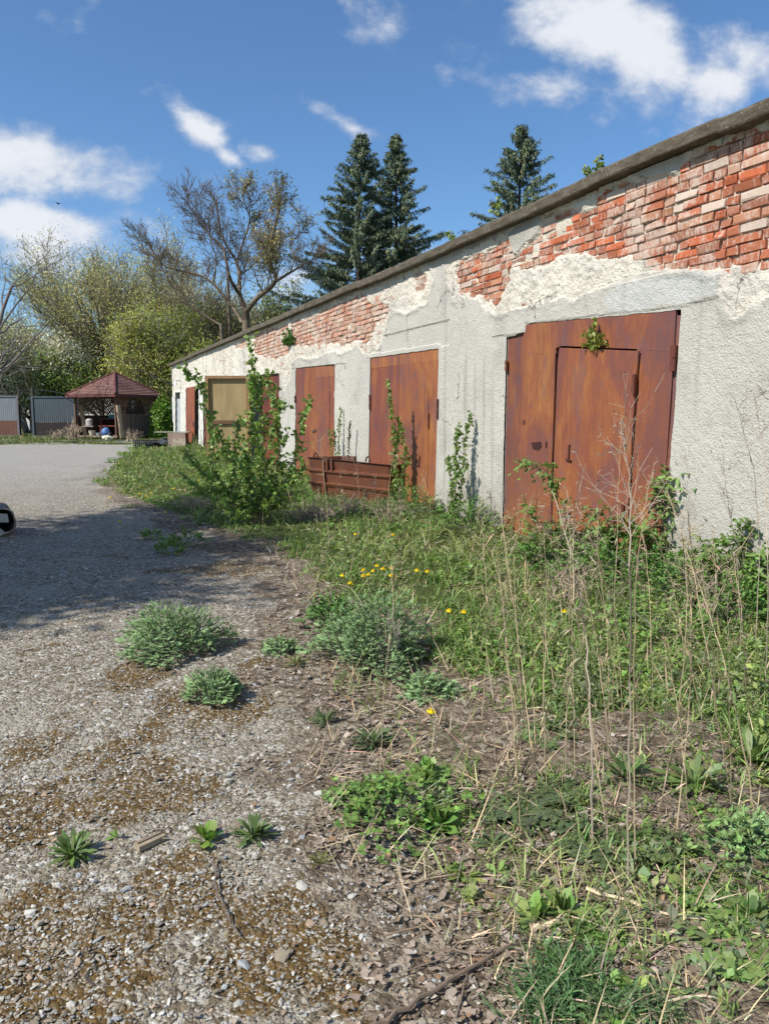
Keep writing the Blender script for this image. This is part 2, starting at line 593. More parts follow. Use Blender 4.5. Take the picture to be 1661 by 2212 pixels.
hgt = t.m('ADD', t.m('MULTIPLY', v1.outputs['Distance'], -.8), t.m('ADD', t.m('MULTIPLY', v2.outputs['Distance'], -.4), t.m('ADD', t.m('MULTIPLY', lf, .5), t.m('MULTIPLY', r4, .35))))
bmp = t.n('ShaderNodeBump', {'Height': hgt, 'Strength': 0.8, 'Distance': 0.022})
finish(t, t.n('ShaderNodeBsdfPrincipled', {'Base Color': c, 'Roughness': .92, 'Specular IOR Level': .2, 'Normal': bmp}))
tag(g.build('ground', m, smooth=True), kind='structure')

# ------------------------------------------------------------------ building
s_top0, z_roof = wp(1661, 208, .12)
_, z_slab = wp(1661, 243, .12)
S0, S1 = -1.2, wp(373.5, 860)[0]
TOP = z_slab + 0.02


def wpoly(pts):
    return [wp(*p) for p in pts]


DOORS = {
    'd1': wpoly([(1094, 729), (1134, 718), (1136, 700), (1470, 669), (1464, 763), (1456, 894), (1446, 1004), (1435, 1140), (1425, 1240), (1084, 1190)]),
    'd2': wpoly([(800, 773), (948, 752), (945, 870), (942, 1000), (938, 1130), (795, 1100)]),
    'd3': wpoly([(639, 795), (725, 787), (722, 1030), (638, 1030)]),
    'd4': wpoly([(540, 812), (604, 806), (603, 1010), (541, 1000)]),
    'd5': wpoly([(439, 832), (508, 824), (508, 1000), (440, 980)]),
    'd6': wpoly([(402, 838), (430, 833), (430, 970), (402, 962)]),
    'e1': wpoly([(379, 848), (390, 847), (390, 955), (379, 950)]),
}
BRICK = [wpoly(p) for p in [
    [(980, 575), (1015, 552), (1062, 530), (1098, 508), (1111, 548), (1128, 530), (1160, 498), (1169, 470), (1224, 449), (1258, 455), (1288, 425), (1305, 402),
     (1370, 385), (1447, 362), (1489, 335), (1549, 312), (1600, 285), (1661, 272), (1900, 180), (2100, 200), (2100, 640), (1800, 600), (1661, 566), (1600, 585), (1558, 586), (1500, 590), (1425, 586),
     (1390, 562), (1340, 556), (1275, 562), (1235, 556), (1170, 580), (1100, 576), (1098, 604), (1070, 660), (990, 640), (985, 605)],
    [(628, 692), (650, 690), (690, 672), (738, 652), (780, 634), (792, 650), (838, 655), (836, 690), (812, 700), (800, 738), (760, 744), (690, 746), (640, 752), (626, 742)],
    [(893, 588), (912, 580), (920, 600), (914, 634), (898, 640), (892, 615)],
    [(545, 726), (600, 700), (622, 700), (626, 760), (610, 775), (560, 772), (548, 760)],
    [(505, 742), (532, 730), (535, 748), (508, 760)]]]
CREAM = [wpoly(p) for p in [
    [(960, 572), (1000, 548), (1100, 500), (1300, 400), (1500, 320), (1661, 262), (2100, 60), (2100, 720), (1800, 690), (1661, 640), (1625, 655), (1580, 682), (1556, 640), (1553, 566),
     (1500, 578), (1425, 588), (1378, 600), (1164, 657), (1070, 672), (985, 648), (962, 605)],
    [(620, 700), (640, 688), (740, 644), (800, 624), (850, 606), (880, 590), (925, 566), (935, 600), (925, 645), (880, 668), (845, 668), (838, 700), (812, 752), (790, 768), (770, 752), (640, 778), (618, 800)],
    [(374, 792), (420, 768), (500, 735), (560, 708), (625, 680), (632, 740), (630, 800), (612, 850), (604, 805), (540, 812), (500, 812), (470, 822), (374, 850)],
    [(1470, 1205), (1540, 1190), (1600, 1240), (1661, 1290), (1750, 1420), (1440, 1300)], [(928, 1092), (948, 1088), (950, 1130), (925, 1130)]]]
TONGUE = [wpoly(p) for p in [[(1098, 505), (1110, 548), (1128, 531), (1160, 500), (1168, 470), (1130, 480)], [(1370, 385), (1455, 372), (1480, 340), (1445, 330), (1370, 360)]]]
STEP = [(wpoly(p), d) for p, d in [
    ([(1064, 728), (1066, 667), (1164, 649), (1380, 602), (1556, 566), (1556, 640), (1470, 662), (1135, 700), (1133, 719)], .012),
    ([(786, 772), (786, 745), (818, 728), (971, 691), (969, 745)], -.014),
    ([(628, 796), (630, 770), (748, 746), (748, 785)], .010)]]
LIGHTP = [wpoly(p) for p in [[(1300, 640), (1350, 612), (1440, 600), (1553, 568), (1555, 632), (1470, 655), (1330, 680)], [(590, 770), (610, 768), (612, 800), (585, 800)]]]


def zone(s, z):
    n1_ = fbm(s * 3.0, z * 3.0, seed=40, oct=4) * .05 + fbm(s * 14, z * 14, seed=41, oct=3) * .018
    b = np.max([sdpoly(s, z, p) for p in BRICK], 0) + n1_
    c = np.max([sdpoly(s, z, p) for p in CREAM], 0) + n1_ * 1.3
    tg = np.max([sdpoly(s, z, p) for p in TONGUE], 0) + n1_ * .4
    b, c = np.minimum(b, -tg), np.minimum(c, -tg)
    return b, np.maximum(c, b)


# along-the-wall grid: fine near the camera
ss = [S0]
while ss[-1] < S1:
    ss.append(ss[-1] + (0.03 if ss[-1] < 2.2 else max(0.013, 0.0021 * ss[-1])))
ss[-1] = S1
ss = np.array(ss)
zz = np.arange(-0.25, TOP + .017, 0.017)
SS, ZZ = np.meshgrid(ss, zz)
zb, zc = zone(SS, ZZ)
micro = fbm(SS * 30, ZZ * 30, seed=50, oct=2)
lump = fbm(SS * 9, ZZ * 9, seed=51, oct=4)
und = fbm(SS * .6, ZZ * .9, seed=55, oct=3)
creamd = -.012 + .012 * lump + .004 * micro
brickd = -.040 + .006 * lump
d_in = np.where(zb > 0, creamd * (1 - sst(zb, 0, .05)) + brickd * sst(zb, 0, .05), creamd)
out = 0.0022 * micro + .012 * und + d_in * sst(zc, -.004, .018) + .012 * np.exp(-((zc + .03) / .035) ** 2) * (zc < 0) * sst(fbm(SS * 2, ZZ * 2, seed=56), -.2, .4)
gray = np.array([.465, .44, .385])
cream = np.array([.57, .525, .44])
mort = np.array([.55, .50, .41])
cg = gray * (1 + .07 * und + .05 * lump)[..., None]
cg = cg * (1 - .18 * sst(fbm(SS * 1.2, ZZ * .5, seed=58), .2, .8) * sst(ZZ, 1.2, .2))[..., None]
for p, d in STEP:
    sd_ = sdpoly(SS, ZZ, p) + .006 * lump
    out += d * sst(sd_, -.008, .008) * (zc < 0)
for p in LIGHTP:
    cg = np.where((sdpoly(SS, ZZ, p) + .03 * lump > 0)[..., None], np.array([.475, .47, .435]) * (1 + .05 * lump)[..., None], cg)
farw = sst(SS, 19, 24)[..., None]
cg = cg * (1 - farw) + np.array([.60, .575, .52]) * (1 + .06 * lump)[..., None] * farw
cc_ = cream * (1 + .10 * lump + .08 * und)[..., None]
stain = sst(fbm(SS * 1.6, ZZ * 1.6, seed=59, oct=4), .1, .7)[..., None]
cc_ = cc_ * (1 - .35 * stain) + np.array([.50, .47, .43]) * .35 * stain
cm_ = np.where((zb > .02)[..., None], mort * (1 + .15 * lump)[..., None], cc_)
colr = np.where((zc > .004)[..., None], cm_, cg)
stk_ = sst(fbm(SS * 9, ZZ * .55, seed=81, oct=3), .25, .9) * sst(fbm(SS * .8, ZZ * .3, seed=82, oct=2), -.2, .5)
base_ = sst(ZZ + .25 * fbm(SS * 2.5, ZZ * 2.5, seed=83, oct=3), .75, .15)
blot_ = sst(fbm(SS * 2.2, ZZ * 2.2, seed=84, oct=5), .25, .8)
colr = colr * (1 - .22 * stk_ - .12 * blot_)[..., None]
colr = colr * (1 - base_[..., None] * .5) + np.array([.20, .165, .12]) * base_[..., None] * .36
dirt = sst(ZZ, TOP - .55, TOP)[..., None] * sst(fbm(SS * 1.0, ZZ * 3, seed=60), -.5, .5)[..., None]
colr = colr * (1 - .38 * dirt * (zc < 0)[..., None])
hsd = np.max([sdpoly(SS, ZZ, p) for p in DOORS.values()], 0) + .006 * lump
hole = hsd > 0
gz_ = np.gradient(hsd, zz, axis=0)
gs_ = np.gradient(hsd, ss, axis=1)
gl_ = np.clip(gz_ ** 2 + gs_ ** 2, .3, None)
snap = (hsd > 0) & (hsd < .028)
SS = SS - np.where(snap, hsd * gs_ / gl_, 0)
ZZ = ZZ - np.where(snap, hsd * gz_ / gl_, 0)
out = np.where(hsd > -.06, np.maximum(out, .002), out)
V = WF + SS[..., None] * WU + out[..., None] * WN + ZZ[..., None] * np.array([0, 0, 1.0])
ny, nx = SS.shape
idx = np.arange(nx * ny).reshape(ny, nx)
F = np.stack([idx[:-1, :-1], idx[1:, :-1], idx[1:, 1:], idx[:-1, 1:]], -1)
hc = hole[:-1, :-1] & hole[1:, 1:] & hole[1:, :-1] & hole[:-1, 1:]
F = F[~hc].reshape(-1, 4)
wall = MB()
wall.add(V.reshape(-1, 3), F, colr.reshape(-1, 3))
for p in DOORS.values():                # reveals
    n = len(p)
    wall.add([W(s, o, z) for o in (-.012, -.3) for s, z in p], [[i, (i + 1) % n, n + (i + 1) % n, n + i] for i in range(n)], (.40, .38, .34))

garage = empty('garage_building', W(8, -3, .1), label='long low garage block with flaking grey plaster, bare brick under the eaves and rusty doors', cat='building')
GO = np.array(garage.location)
m, t = new_mat('wall_plaster')
co = t.n('ShaderNodeTexCoord', out=3)
base = t.n('ShaderNodeAttribute', attribute_name='Col')
na = t.noise(co, 55, 4, .7)
nb = t.noise(co, 2.0, 5, .6)
f = t.m('ADD', t.m('ADD', t.m('MULTIPLY', na, .26), t.m('MULTIPLY', nb, .22)), .77)
c = t.mix(1.0, base, t.n('ShaderNodeCombineColor', {0: f, 1: f, 2: f}), 'MULTIPLY')
hv = t.n('ShaderNodeTexVoronoi', {'Vector': co, 'Scale': 60.0}, None)
hh = t.m('ADD', t.m('MULTIPLY', t.noise(co, 75, 4, .65), 1.0), t.m('MULTIPLY', hv.outputs['Distance'], .5))
crv = t.n('ShaderNodeVectorMath', {0: co, 1: t.n('ShaderNodeVectorMath', {0: t.noise(co, 3.0, 5, .65, out=1), 3: .45}, operation='SCALE')}, operation='ADD')
cre = t.n('ShaderNodeTexVoronoi', {'Vector': crv, 'Scale': 1.15}, None, feature='DISTANCE_TO_EDGE')
crm = t.m('MULTIPLY', t.smooth(cre.outputs['Distance'], .008, .0015), t.smooth(t.noise(co, 1.3, 3, .6), .50, .60))
c = t.mix(t.m('MULTIPLY', crm, .75), c, (.09, .08, .07))
hh = t.m('SUBTRACT', hh, t.m('MULTIPLY', crm, 1.5))
finish(t, t.n('ShaderNodeBsdfPrincipled', {'Base Color': c, 'Roughness': .95, 'Specular IOR Level': .15,
       'Normal': t.n('ShaderNodeBump', {'Height': hh, 'Strength': .9, 'Distance': .011})}))
M_plaster = m
wall.build('plaster', M_plaster, garage, GO, smooth=False)

# bricks: every course under the eaves where the plaster is gone
bk = MB()
CH, BL, BH = .077, .257, .128
bricks = []
z = TOP - CH / 2 + .01
row = 0
while z > 1.3:
    s = S0 + rng.uniform(0, .1)
    k = 0
    while s < S1:
        Lb = (BL if (row % 2 == 0) == (k % 3 != 2) else BH) + rng.normal(0, .004)
        bricks.append((s + Lb / 2, z, Lb))
        s += Lb
        k += 1
    z -= CH
    row += 1
B = np.array(bricks)
b_, c_ = zone(B[:, 0], B[:, 1])
keep = (b_ > -.06) | ((c_ > .05) & (rng.random(len(B)) < .25))
for p in DOORS.values():
    keep &= sdpoly(B[:, 0], B[:, 1], p) < -.16
B, b_ = B[keep], b_[keep]
tplS = np.array([-1, 1, 1, -1, -1, 1, 1, -1, -1, 1, 1, -1]) * .5
pal = np.array([[.37, .125, .066], [.42, .115, .052], [.32, .13, .08], [.43, .20, .115], [.40, .235, .165], [.46, .36, .29]])
for (s, z, Lb), bb in zip(B, b_):
    hl, hz = Lb / 2 - .0065, CH / 2 - .0065
    fr = -.021 + rng.normal(0, .005) - (.014 if rng.random() < .09 else 0)
    if bb < 0:
        fr = -.021
    ch = .006
    tl = rng.normal(0, .004, 2)
    vs = []
    for o, e in ((-.06, 0), (fr - ch, 0), (fr, ch)):
        for i, (a, b) in enumerate(((-1, -1), (1, -1), (1, 1), (-1, 1))):
            js, jz = (rng.normal(0, .0042, 2) if o != -.06 else (0, 0))
            vs.append(W(s + a * (hl - e) + js, o + (tl[0] * a + tl[1] * b) * (o != -.06), z + b * (hz - e) + jz))
    pi = rng.choice(6, p=[.29, .22, .19, .14, .10, .06])
    col = pal[pi] * rng.uniform(.8, 1.15)
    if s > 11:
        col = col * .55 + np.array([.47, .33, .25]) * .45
    f4 = [[8, 9, 10, 11]] + [[i, (i + 1) % 4, 4 + (i + 1) % 4, 4 + i] for i in range(4)] + [[4 + i, 4 + (i + 1) % 4, 8 + (i + 1) % 4, 8 + i] for i in range(4)]
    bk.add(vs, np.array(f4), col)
m, t = new_mat('brick')
co = t.n('ShaderNodeTexCoord', out=3)
base = t.n('ShaderNodeAttribute', attribute_name='Col')
fz = t.m('ADD', t.m('MULTIPLY', t.noise(co, 45, 4, .7), .6), .72)
c = t.mix(1.0, base, t.n('ShaderNodeCombineColor', {0: fz, 1: fz, 2: fz}), 'MULTIPLY')
wmask = t.smooth(t.m('ADD', t.m('MULTIPLY', t.noise(co, 3.2, 3, .6), .9), t.m('MULTIPLY', t.noise(t.n('ShaderNodeMapping', {0: co, 3: (1, 1, .45)}), 38, 4, .7), .85)), .80, 1.02)
c = t.mix(t.m('MULTIPLY', wmask, .75), c, (.55, .46, .38))
finish(t, t.n('ShaderNodeBsdfPrincipled', {'Base Color': c, 'Roughness': .93, 'Specular IOR Level': .15,
       'Normal': t.n('ShaderNodeBump', {'Height': t.noise(co, 70, 5, .7), 'Strength': .7, 'Distance': .008})}))
M_brick = m
bk.build('brickwork', M_brick, garage, GO)

# roof slab edge: long concrete slab, lumpy, mossy on top
rs = MB()
sa = np.concatenate([np.arange(S0, 16, .06), np.arange(16, S1 + .25, .25)])
prof = [(-.25, z_slab), (.105, z_slab), (.112, z_slab + .012), (.112, z_roof - .018), (.10, z_roof), (-.7, z_roof + .02), (-6.4, z_roof + .12), (-6.4, z_slab), (-.25, z_slab)]
Vr, n_p = [], len(prof)
for i, s in enumerate(sa):
    sag = .018 * float(fbm(s * .35, 0, seed=70, oct=3)) + (.014 if 4.6 < s < 6.1 else 0) - (.01 if 9 < s < 12 else 0)
    for j, (o, z) in enumerate(prof):
        jo = .0045 * float(fbm(s * 5, j * 3.3, seed=71, oct=3)) if 0 < j < 6 else 0
        Vr.append(W(s, o + jo, z + sag * (j < 7) + jo * .8))
k = np.arange(n_p - 1)
Fr = np.concatenate([np.stack([k + i * n_p, k + 1 + i * n_p, k + 1 + (i + 1) * n_p, k + (i + 1) * n_p], 1) for i in range(len(sa) - 1)])
rs.add(Vr, Fr)
rs.add(Vr[:n_p - 1], [list(range(n_p - 1))])
rs.add(Vr[-n_p:-1], [list(range(n_p - 1))[::-1]])
m, t = new_mat('roof_concrete')
co = t.n('ShaderNodeTexCoord', out=3)
c = t.ramp(t.noise(t.n('ShaderNodeMapping', {0: co, 3: (1, 1, 4)}), 5, 6, .7), [(.3, (.06, .048, .03)), (.5, (.105, .088, .064)), (.7, (.165, .145, .115)), (.85, (.25, .23, .19))])
lich = t.smooth(t.noise(co, 26, 4, .7), .60, .68)
c = t.mix(t.m('MULTIPLY', lich, .6), c, (.34, .32, .26))
finish(t, t.n('ShaderNodeBsdfPrincipled', {'Base Color': c, 'Roughness': .95, 'Specular IOR Level': .15,
       'Normal': t.n('ShaderNodeBump', {'Height': t.noise(co, 60, 5, .7), 'Strength': .8, 'Distance': .012})}))
M_conc = m
rs.build('roof_slab', M_conc, garage, GO)
sh = MB()                               # the other walls and the inside
for s in (S0, S1 - .25):
    sh.prism([W(s, o, z) for o, z in ((-.02, -.3), (-6.2, -.3), (-6.2, TOP), (-.02, TOP))], [W(s + .25, o, z) for o, z in ((-.02, -.3), (-6.2, -.3), (-6.2, TOP), (-.02, TOP))], (.6, .57, .52))
sh.prism([W(s, -6.2, z) for s, z in ((S0, -.3), (S1, -.3), (S1, TOP), (S0, TOP))], [W(s, -5.95, z) for s, z in ((S0, -.3), (S1, -.3), (S1, TOP), (S0, TOP))], (.5, .48, .44))
for s in (6.2, 9.7, 13.6, 17.6, 22.3):   # cross walls between the bays
    sh.prism([W(s, o, z) for o, z in ((-.31, -.3), (-5.94, -.3), (-5.94, TOP), (-.31, TOP))], [W(s + .2, o, z) for o, z in ((-.31, -.3), (-5.94, -.3), (-5.94, TOP), (-.31, TOP))], (.3, .28, .25))
sh.build('outer_wall', M_plaster, garage, GO)

# ------------------------------------------------------------------ garage doors
m, t = new_mat('rusty_steel')
co = t.n('ShaderNodeTexCoord', out=3)
st = t.n('ShaderNodeMapping', {0: co, 3: (1, 1, .16)})
a = t.noise(t.n('ShaderNodeMapping', {0: co, 3: (1, 1, .5)}), 2.1, 5, .6, dist=.9)
b = t.noise(st, 26, 5, .7)
zc_ = t.n('ShaderNodeSeparateXYZ', {0: co}, None).outputs[2]
mixv = t.m('ADD', t.m('MULTIPLY', a, .8), t.m('MULTIPLY', b, .34))
c = t.ramp(mixv, [(.30, (.125, .058, .058)), (.45, (.15, .060, .05)), (.54, (.20, .065, .038)), (.63, (.25, .085, .034)), (.78, (.33, .145, .042))])
low = t.smooth(t.m('ADD', zc_, t.m('MULTIPLY', a, 1.3)), 1.75, .35)
c = t.mix(t.m('MULTIPLY', low, .6), c, (.33, .125, .036))
spot = t.smooth(t.noise(co, 42, 5, .75), .62, .72)
c = t.mix(t.m('MULTIPLY', spot, .6), c, (.10, .035, .022))
pat = t.smooth(t.noise(t.n('ShaderNodeMapping', {0: co, 3: (1.3, 1.3, .6)}), 3.4, 6, .62), .54, .62)
c = t.mix(t.m('MULTIPLY', pat, .45), c, (.14, .07, .075))
strk = t.smooth(t.noise(t.n('ShaderNodeMapping', {0: co, 3: (1, 1, .035)}), 30, 3, .6), .58, .70)
c = t.mix(t.m('MULTIPLY', strk, .5), c, (.13, .045, .028))
strk2 = t.smooth(t.noise(t.n('ShaderNodeMapping', {0: co, 3: (1, 1, .05)}), 17, 3, .6), .60, .72)
c = t.mix(t.m('MULTIPLY', strk2, .3), c, (.30, .15, .06))
base = t.n('ShaderNodeAttribute', attribute_name='Col')
c = t.mix(1.0, c, base, 'MULTIPLY')
rgh = t.m('ADD', t.m('MULTIPLY', b, .3), .48)
finish(t, t.n('ShaderNodeBsdfPrincipled', {'Base Color': c, 'Roughness': rgh, 'Specular IOR Level': .35,
       'Normal': t.n('ShaderNodeBump', {'Height': t.m('ADD', t.noise(co, 90, 4, .7), t.m('MULTIPLY', t.noise(co, 1.7, 2, .5), 5.0)), 'Strength': .5, 'Distance': .01})}))
M_rust = m


def plate(mb, pts, o=.0, th=.02, col=(1, 1, 1), px=True):
    """sheet following pixel or (s,z) corners on the wall plane; o is the front face's distance or one per corner"""
    oo = o if hasattr(o, '__len__') else [o] * len(pts)
    q = [wp(x, y, a) for (x, y), a in zip(pts, oo)] if px else pts
    return mb.prism([W(s, a, z) for (s, z), a in zip(q, oo)], [W(s, a - th, z) for (s, z), a in zip(q, oo)], col)


def bar(mb, a, b, w_, o=.01, th=.02, col=(1, 1, 1)):
    """a flat bar on the door from pixel a to pixel b, w_ metres wide"""
    (s0, z0), (s1, z1) = wp(*a), wp(*b)
    d = np.array([s1 - s0, z1 - z0])
    d = d / np.hypot(*d)
    n_ = np.array([-d[1], d[0]]) * w_ / 2
    return plate(mb, [(s0 + n_[0], z0 + n_[1]), (s1 + n_[0], z1 + n_[1]), (s1 - n_[0], z1 - n_[1]), (s0 - n_[0], z0 - n_[1])], o, th, col, False)


def hinge(door, x, y0, y1, o, r=.018, col=(.6, .5, .55)):
    s, z0 = wp(x, y1)
    _, z1 = wp(x, y0)
    h = MB()
    tube(h, [W(s, o, z0), W(s, o, (z0 + z1) / 2 - .004)], r, 10, col)
    tube(h, [W(s, o, (z0 + z1) / 2 + .004), W(s, o, z1)], r * 1.02, 10, col)
    return h.build('hinge', M_rust, door, GO)


# door 1, the widest
d1 = MB()
plate(d1, [(1092, 731), (1131, 720.5), (1124, 900), (1114, 1190), (1084, 1165)], -.024, .02, (.88, .92, .95))
plate(d1, [(1131, 716), (1200, 718), (1193, 957), (1190, 1010), (1190, 1158), (1112, 1150), (1123, 900)], -.004, .02)
plate(d1, [(1134, 697), (1330, 680.5), (1459, 670), (1456.5, 720), (1454.5, 762), (1376, 754), (1212, 747), (1200, 752), (1200, 764), (1134, 766)], -.003, .022)
plate(d1, [(1376, 745), (1454.5, 757), (1449, 839), (1437, 1012), (1427, 1113), (1421, 1215), (1346, 1190), (1350, 1100), (1362, 950)], -.0045, .02)
plate(d1, [(1112, 1148), (1214, 1163), (1214, 1212), (1181, 1190), (1112, 1178)], .001, .012, (.95, .85, .8))
plate(d1, [(1352, 1150), (1425, 1160), (1421, 1225), (1300, 1212), (1318, 1186), (1335, 1165)], -.009, .012, (1.1, 1.1, 1.0))
door1 = d1.build('garage_door', M_rust, garage, GO)
door1['label'] = 'widest rusty door, stepped at the top left, with a proud wicket in it'
wk = MB()
plate(wk, [(1207.5, 751), (1378, 758), (1370, 850), (1360, 1010), (1353, 1151), (1192, 1143), (1196, 990), (1204, 780)], [.05, .03, .03, .03, .03, .05, .05, .05], .018, (1.02, .98, .95))
wkt = wk.build('wicket', M_rust, door1, GO)
fr = MB()
plate(fr, [(1462, 681), (1471, 681), (1464, 763), (1456, 894), (1446, 1004), (1435, 1140), (1428, 1225), (1423, 1225), (1428, 1120), (1440, 1004), (1450, 880)], -.006, .03, (1.0, 1.1, 1.2))
fr.build('frame', M_rust, door1, GO)
hinge(door1, 1094.5, 779, 801, .01)
hinge(door1, 1456.5, 746, 802, .022, .026)
hinge(door1, 1376.5, 809, 849, .05)
hinge(door1, 1352, 1088, 1122, .05)
lk = MB()
plate(lk, [(1147, 956), (1168, 954), (1170, 964), (1163, 973), (1150, 970)], -.0005, .006, (.25, .22, .25))
ky = MB()
bar(ky, (1180, 954), (1179, 967), .02, .004, .01, (.2, .15, .15))
ky.build('keyhole_cover', M_rust, door1, GO)
s_, z_ = wp(1131, 912)
dc = MB()
tube(dc, [W(s_, -.006, z_), W(s_, .0015, z_)], .028, 14, (.45, .35, .5))
dc.build('round_cap', M_rust, door1, GO)
lk.build('lock_plate', M_rust, door1, GO)
hd = MB()
bar(hd, (1239, 960), (1237.5, 995), .012, .064, .016, (.45, .35, .35))
bar(hd, (1232, 993), (1243, 996), .02, .060, .014, (.25, .2, .2))
hd.build('handle', M_rust, door1, GO)

# door 2
d2 = MB()
plate(d2, [(799, 772), (859.5, 763), (858, 900), (857, 1085), (796, 1080), (797.5, 991)], -.014, .02, (.95, .88, .92))
plate(d2, [(859.5, 763), (948, 751.5), (947, 820), (946, 865), (943, 1000), (937, 1120), (857, 1085), (858, 900)], -.0125, .02, (1.1, 1.12, 1.0))
bar(d2, (800, 785), (948, 764), .17, -.0105, .004, (1.22, 1.3, 1.1))
bar(d2, (859.5, 763), (857, 1080), .035, -.008, .004, (1.0, .95, .95))
door2 = d2.build('garage_door', M_rust, garage, GO)
door2['label'] = 'rusty door with a brighter orange strip along its top'
wk = MB()
plate(wk, [(873.5, 838), (925, 837), (924, 950), (922, 1075), (872, 1058)], -.004, .01, (1.05, 1.08, .95))
wk.build('wicket', M_rust, door2, GO)
hinge(door2, 799.5, 853, 885, .005)
hinge(door2, 946.5, 862, 905, .005, .022, (.3, .25, .25))
hinge(door2, 925.5, 893, 925, .006, .014)
hd = MB()
bar(hd, (907, 985), (905, 1010), .03, .004, .012, (.3, .2, .2))
hd.build('handle', M_rust, door2, GO)

# door 3
d3 = MB()
plate(d3, [(638.5, 796), (681, 792), (681, 1030), (637, 1030)], -.012, .02, (.92, .85, .85))
plate(d3, [(681, 792), (725, 787.5), (724, 900), (722, 1030), (681, 1030)], -.0135, .02, (1.02, 1.0, .95))
plate(d3, [(681, 792.5), (724, 788.5), (724, 812), (681, 817)], -.010, .004, (1.25, 1.35, 1.1))
door3 = d3.build('garage_door', M_rust, garage, GO)
door3['label'] = 'narrow looking rusty door standing behind the steel trough'
wk = MB()
plate(wk, [(684, 848), (712, 848), (711, 1000), (683, 1005)], -.004, .01)
wk.build('wicket', M_rust, door3, GO)
hinge(door3, 638.5, 855, 870, .006, .02, (.3, .25, .25))
pl = MB()
plate(pl, [(673, 930), (682, 927), (681, 932), (674, 934)], .004, .006, (3.2, 8, 14))
pl.build('padlock', M_metal, door3, GO)

# door 4: khaki leaf swung out, closed leaf tinted dark red, shade put into its colour
m, t = new_mat('khaki_paint')
co = t.n('ShaderNodeTexCoord', out=3)
c = t.ramp(t.noise(t.n('ShaderNodeMapping', {0: co, 3: (1, 1, .2)}), 7, 5, .7), [(.3, (.26, .185, .08)), (.6, (.35, .26, .115)), (.8, (.42, .33, .17))])
c = t.mix(1.0, c, t.n('ShaderNodeAttribute', attribute_name='Col'), 'MULTIPLY')
finish(t, t.n('ShaderNodeBsdfPrincipled', {'Base Color': c, 'Roughness': .6}))
M_khaki = m
hs, hz = wp(539, 812, .03)
H = W(hs, .03, 0)
hb = wp(539, 984, .03)[1]
ld = np.array([-.999, .03, 0])
ln = np.array([ld[1], -ld[0], 0])
ln = ln if ln[1] < 0 else -ln
LWD = 1.13


def LP(a, b, o=0):                      # a 0..1 across the leaf, b height
    return H + ld * (a * LWD) + np.array([0, 0, b]) + ln * o


kf = MB()
zt, zb0 = hz, hb
for a0, a1, b0, b1, o, cl in ((0, 1, zb0, zt, 0, 1), ):
    kf.prism([LP(a0, b0), LP(a1, b0), LP(a1, b1), LP(a0, b1)], [LP(a0, b0, -.02), LP(a1, b0, -.02), LP(a1, b1, -.02), LP(a0, b1, -.02)])
khaki = kf.build('garage_door', M_khaki, garage, GO)
khaki['label'] = 'khaki brown door leaf standing open with a framed back'
kr = MB()
mid = zb0 + (zt - zb0) * .425
for a0, a1, b0, b1 in ((0, 1, zt - .07, zt + .003), (0, 1, zb0 - .003, zb0 + .07), (.93, 1.004, zb0 + .07, zt - .07), (-.004, .07, zb0 + .07, zt - .07)):
    kr.prism([LP(a0, b0, .075), LP(a1, b0, .075), LP(a1, b1, .075), LP(a0, b1, .075)], [LP(a0, b0, .001), LP(a1, b0, .001), LP(a1, b1, .001), LP(a0, b1, .001)], (.8, .62, .6))
kr.prism([LP(.07, mid - .045, .05), LP(.93, mid - .045, .05), LP(.93, mid + .045, .05), LP(.07, mid + .045, .05)],
         [LP(.07, mid - .045, .001), LP(.93, mid - .045, .001), LP(.93, mid + .045, .001), LP(.07, mid + .045, .001)], (.42, .3, .26))
kr.build('frame', M_khaki, khaki, GO)
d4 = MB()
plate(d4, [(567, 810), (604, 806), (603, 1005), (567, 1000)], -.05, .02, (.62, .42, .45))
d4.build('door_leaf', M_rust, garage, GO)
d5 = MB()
plate(d5, [(439, 832), (508, 824), (508, 1000), (440, 980)], -.05, .02, (.62, .42, .45))  # same dark red tint, painting in the shade on this leaf
d5.build('garage_door', M_rust, garage, GO)['label'] = 'rusty door behind the open khaki leaf, its shade painted in as dark red'
d6 = MB()
plate(d6, [(402, 838), (421, 835), (420.5, 965), (402, 960)], .03, .02, (1.15, 1.05, 1.0))
bar(d6, (420, 912), (420, 922), .2, .035, .004, (.3, .2, .2))
d6.build('garage_door', M_rust, garage, GO)['label'] = 'farthest orange rusty door leaf'
e = MB()
plate(e, [(379, 862), (390, 861), (390, 955), (379, 950)], -.08, .03, (.42, .44, .46))
plate(e, [(379, 849), (390, 848), (390, 860), (379, 861)], -.22, .02, (.03, .03, .03))
e.build('side_door', M_paint, garage, GO)['label'] = 'pale grey narrow door at the far end'
lamp = MB()
s_, z_ = wp(391, 824)
tube(lamp, [W(s_, 0, z_), W(s_, .12, z_ + .05), W(s_, .2, z_ + .02)], .015, 6, (.1, .1, .1))
tube(lamp, [W(s_, .2, z_ + .02), W(s_, .2, z_ - .05), W(s_, .2, z_ - .16)], [.03, .05, .07], 10, (.8, .82, .8))
lamp.build('wall_lamp', M_paint, garage, GO)

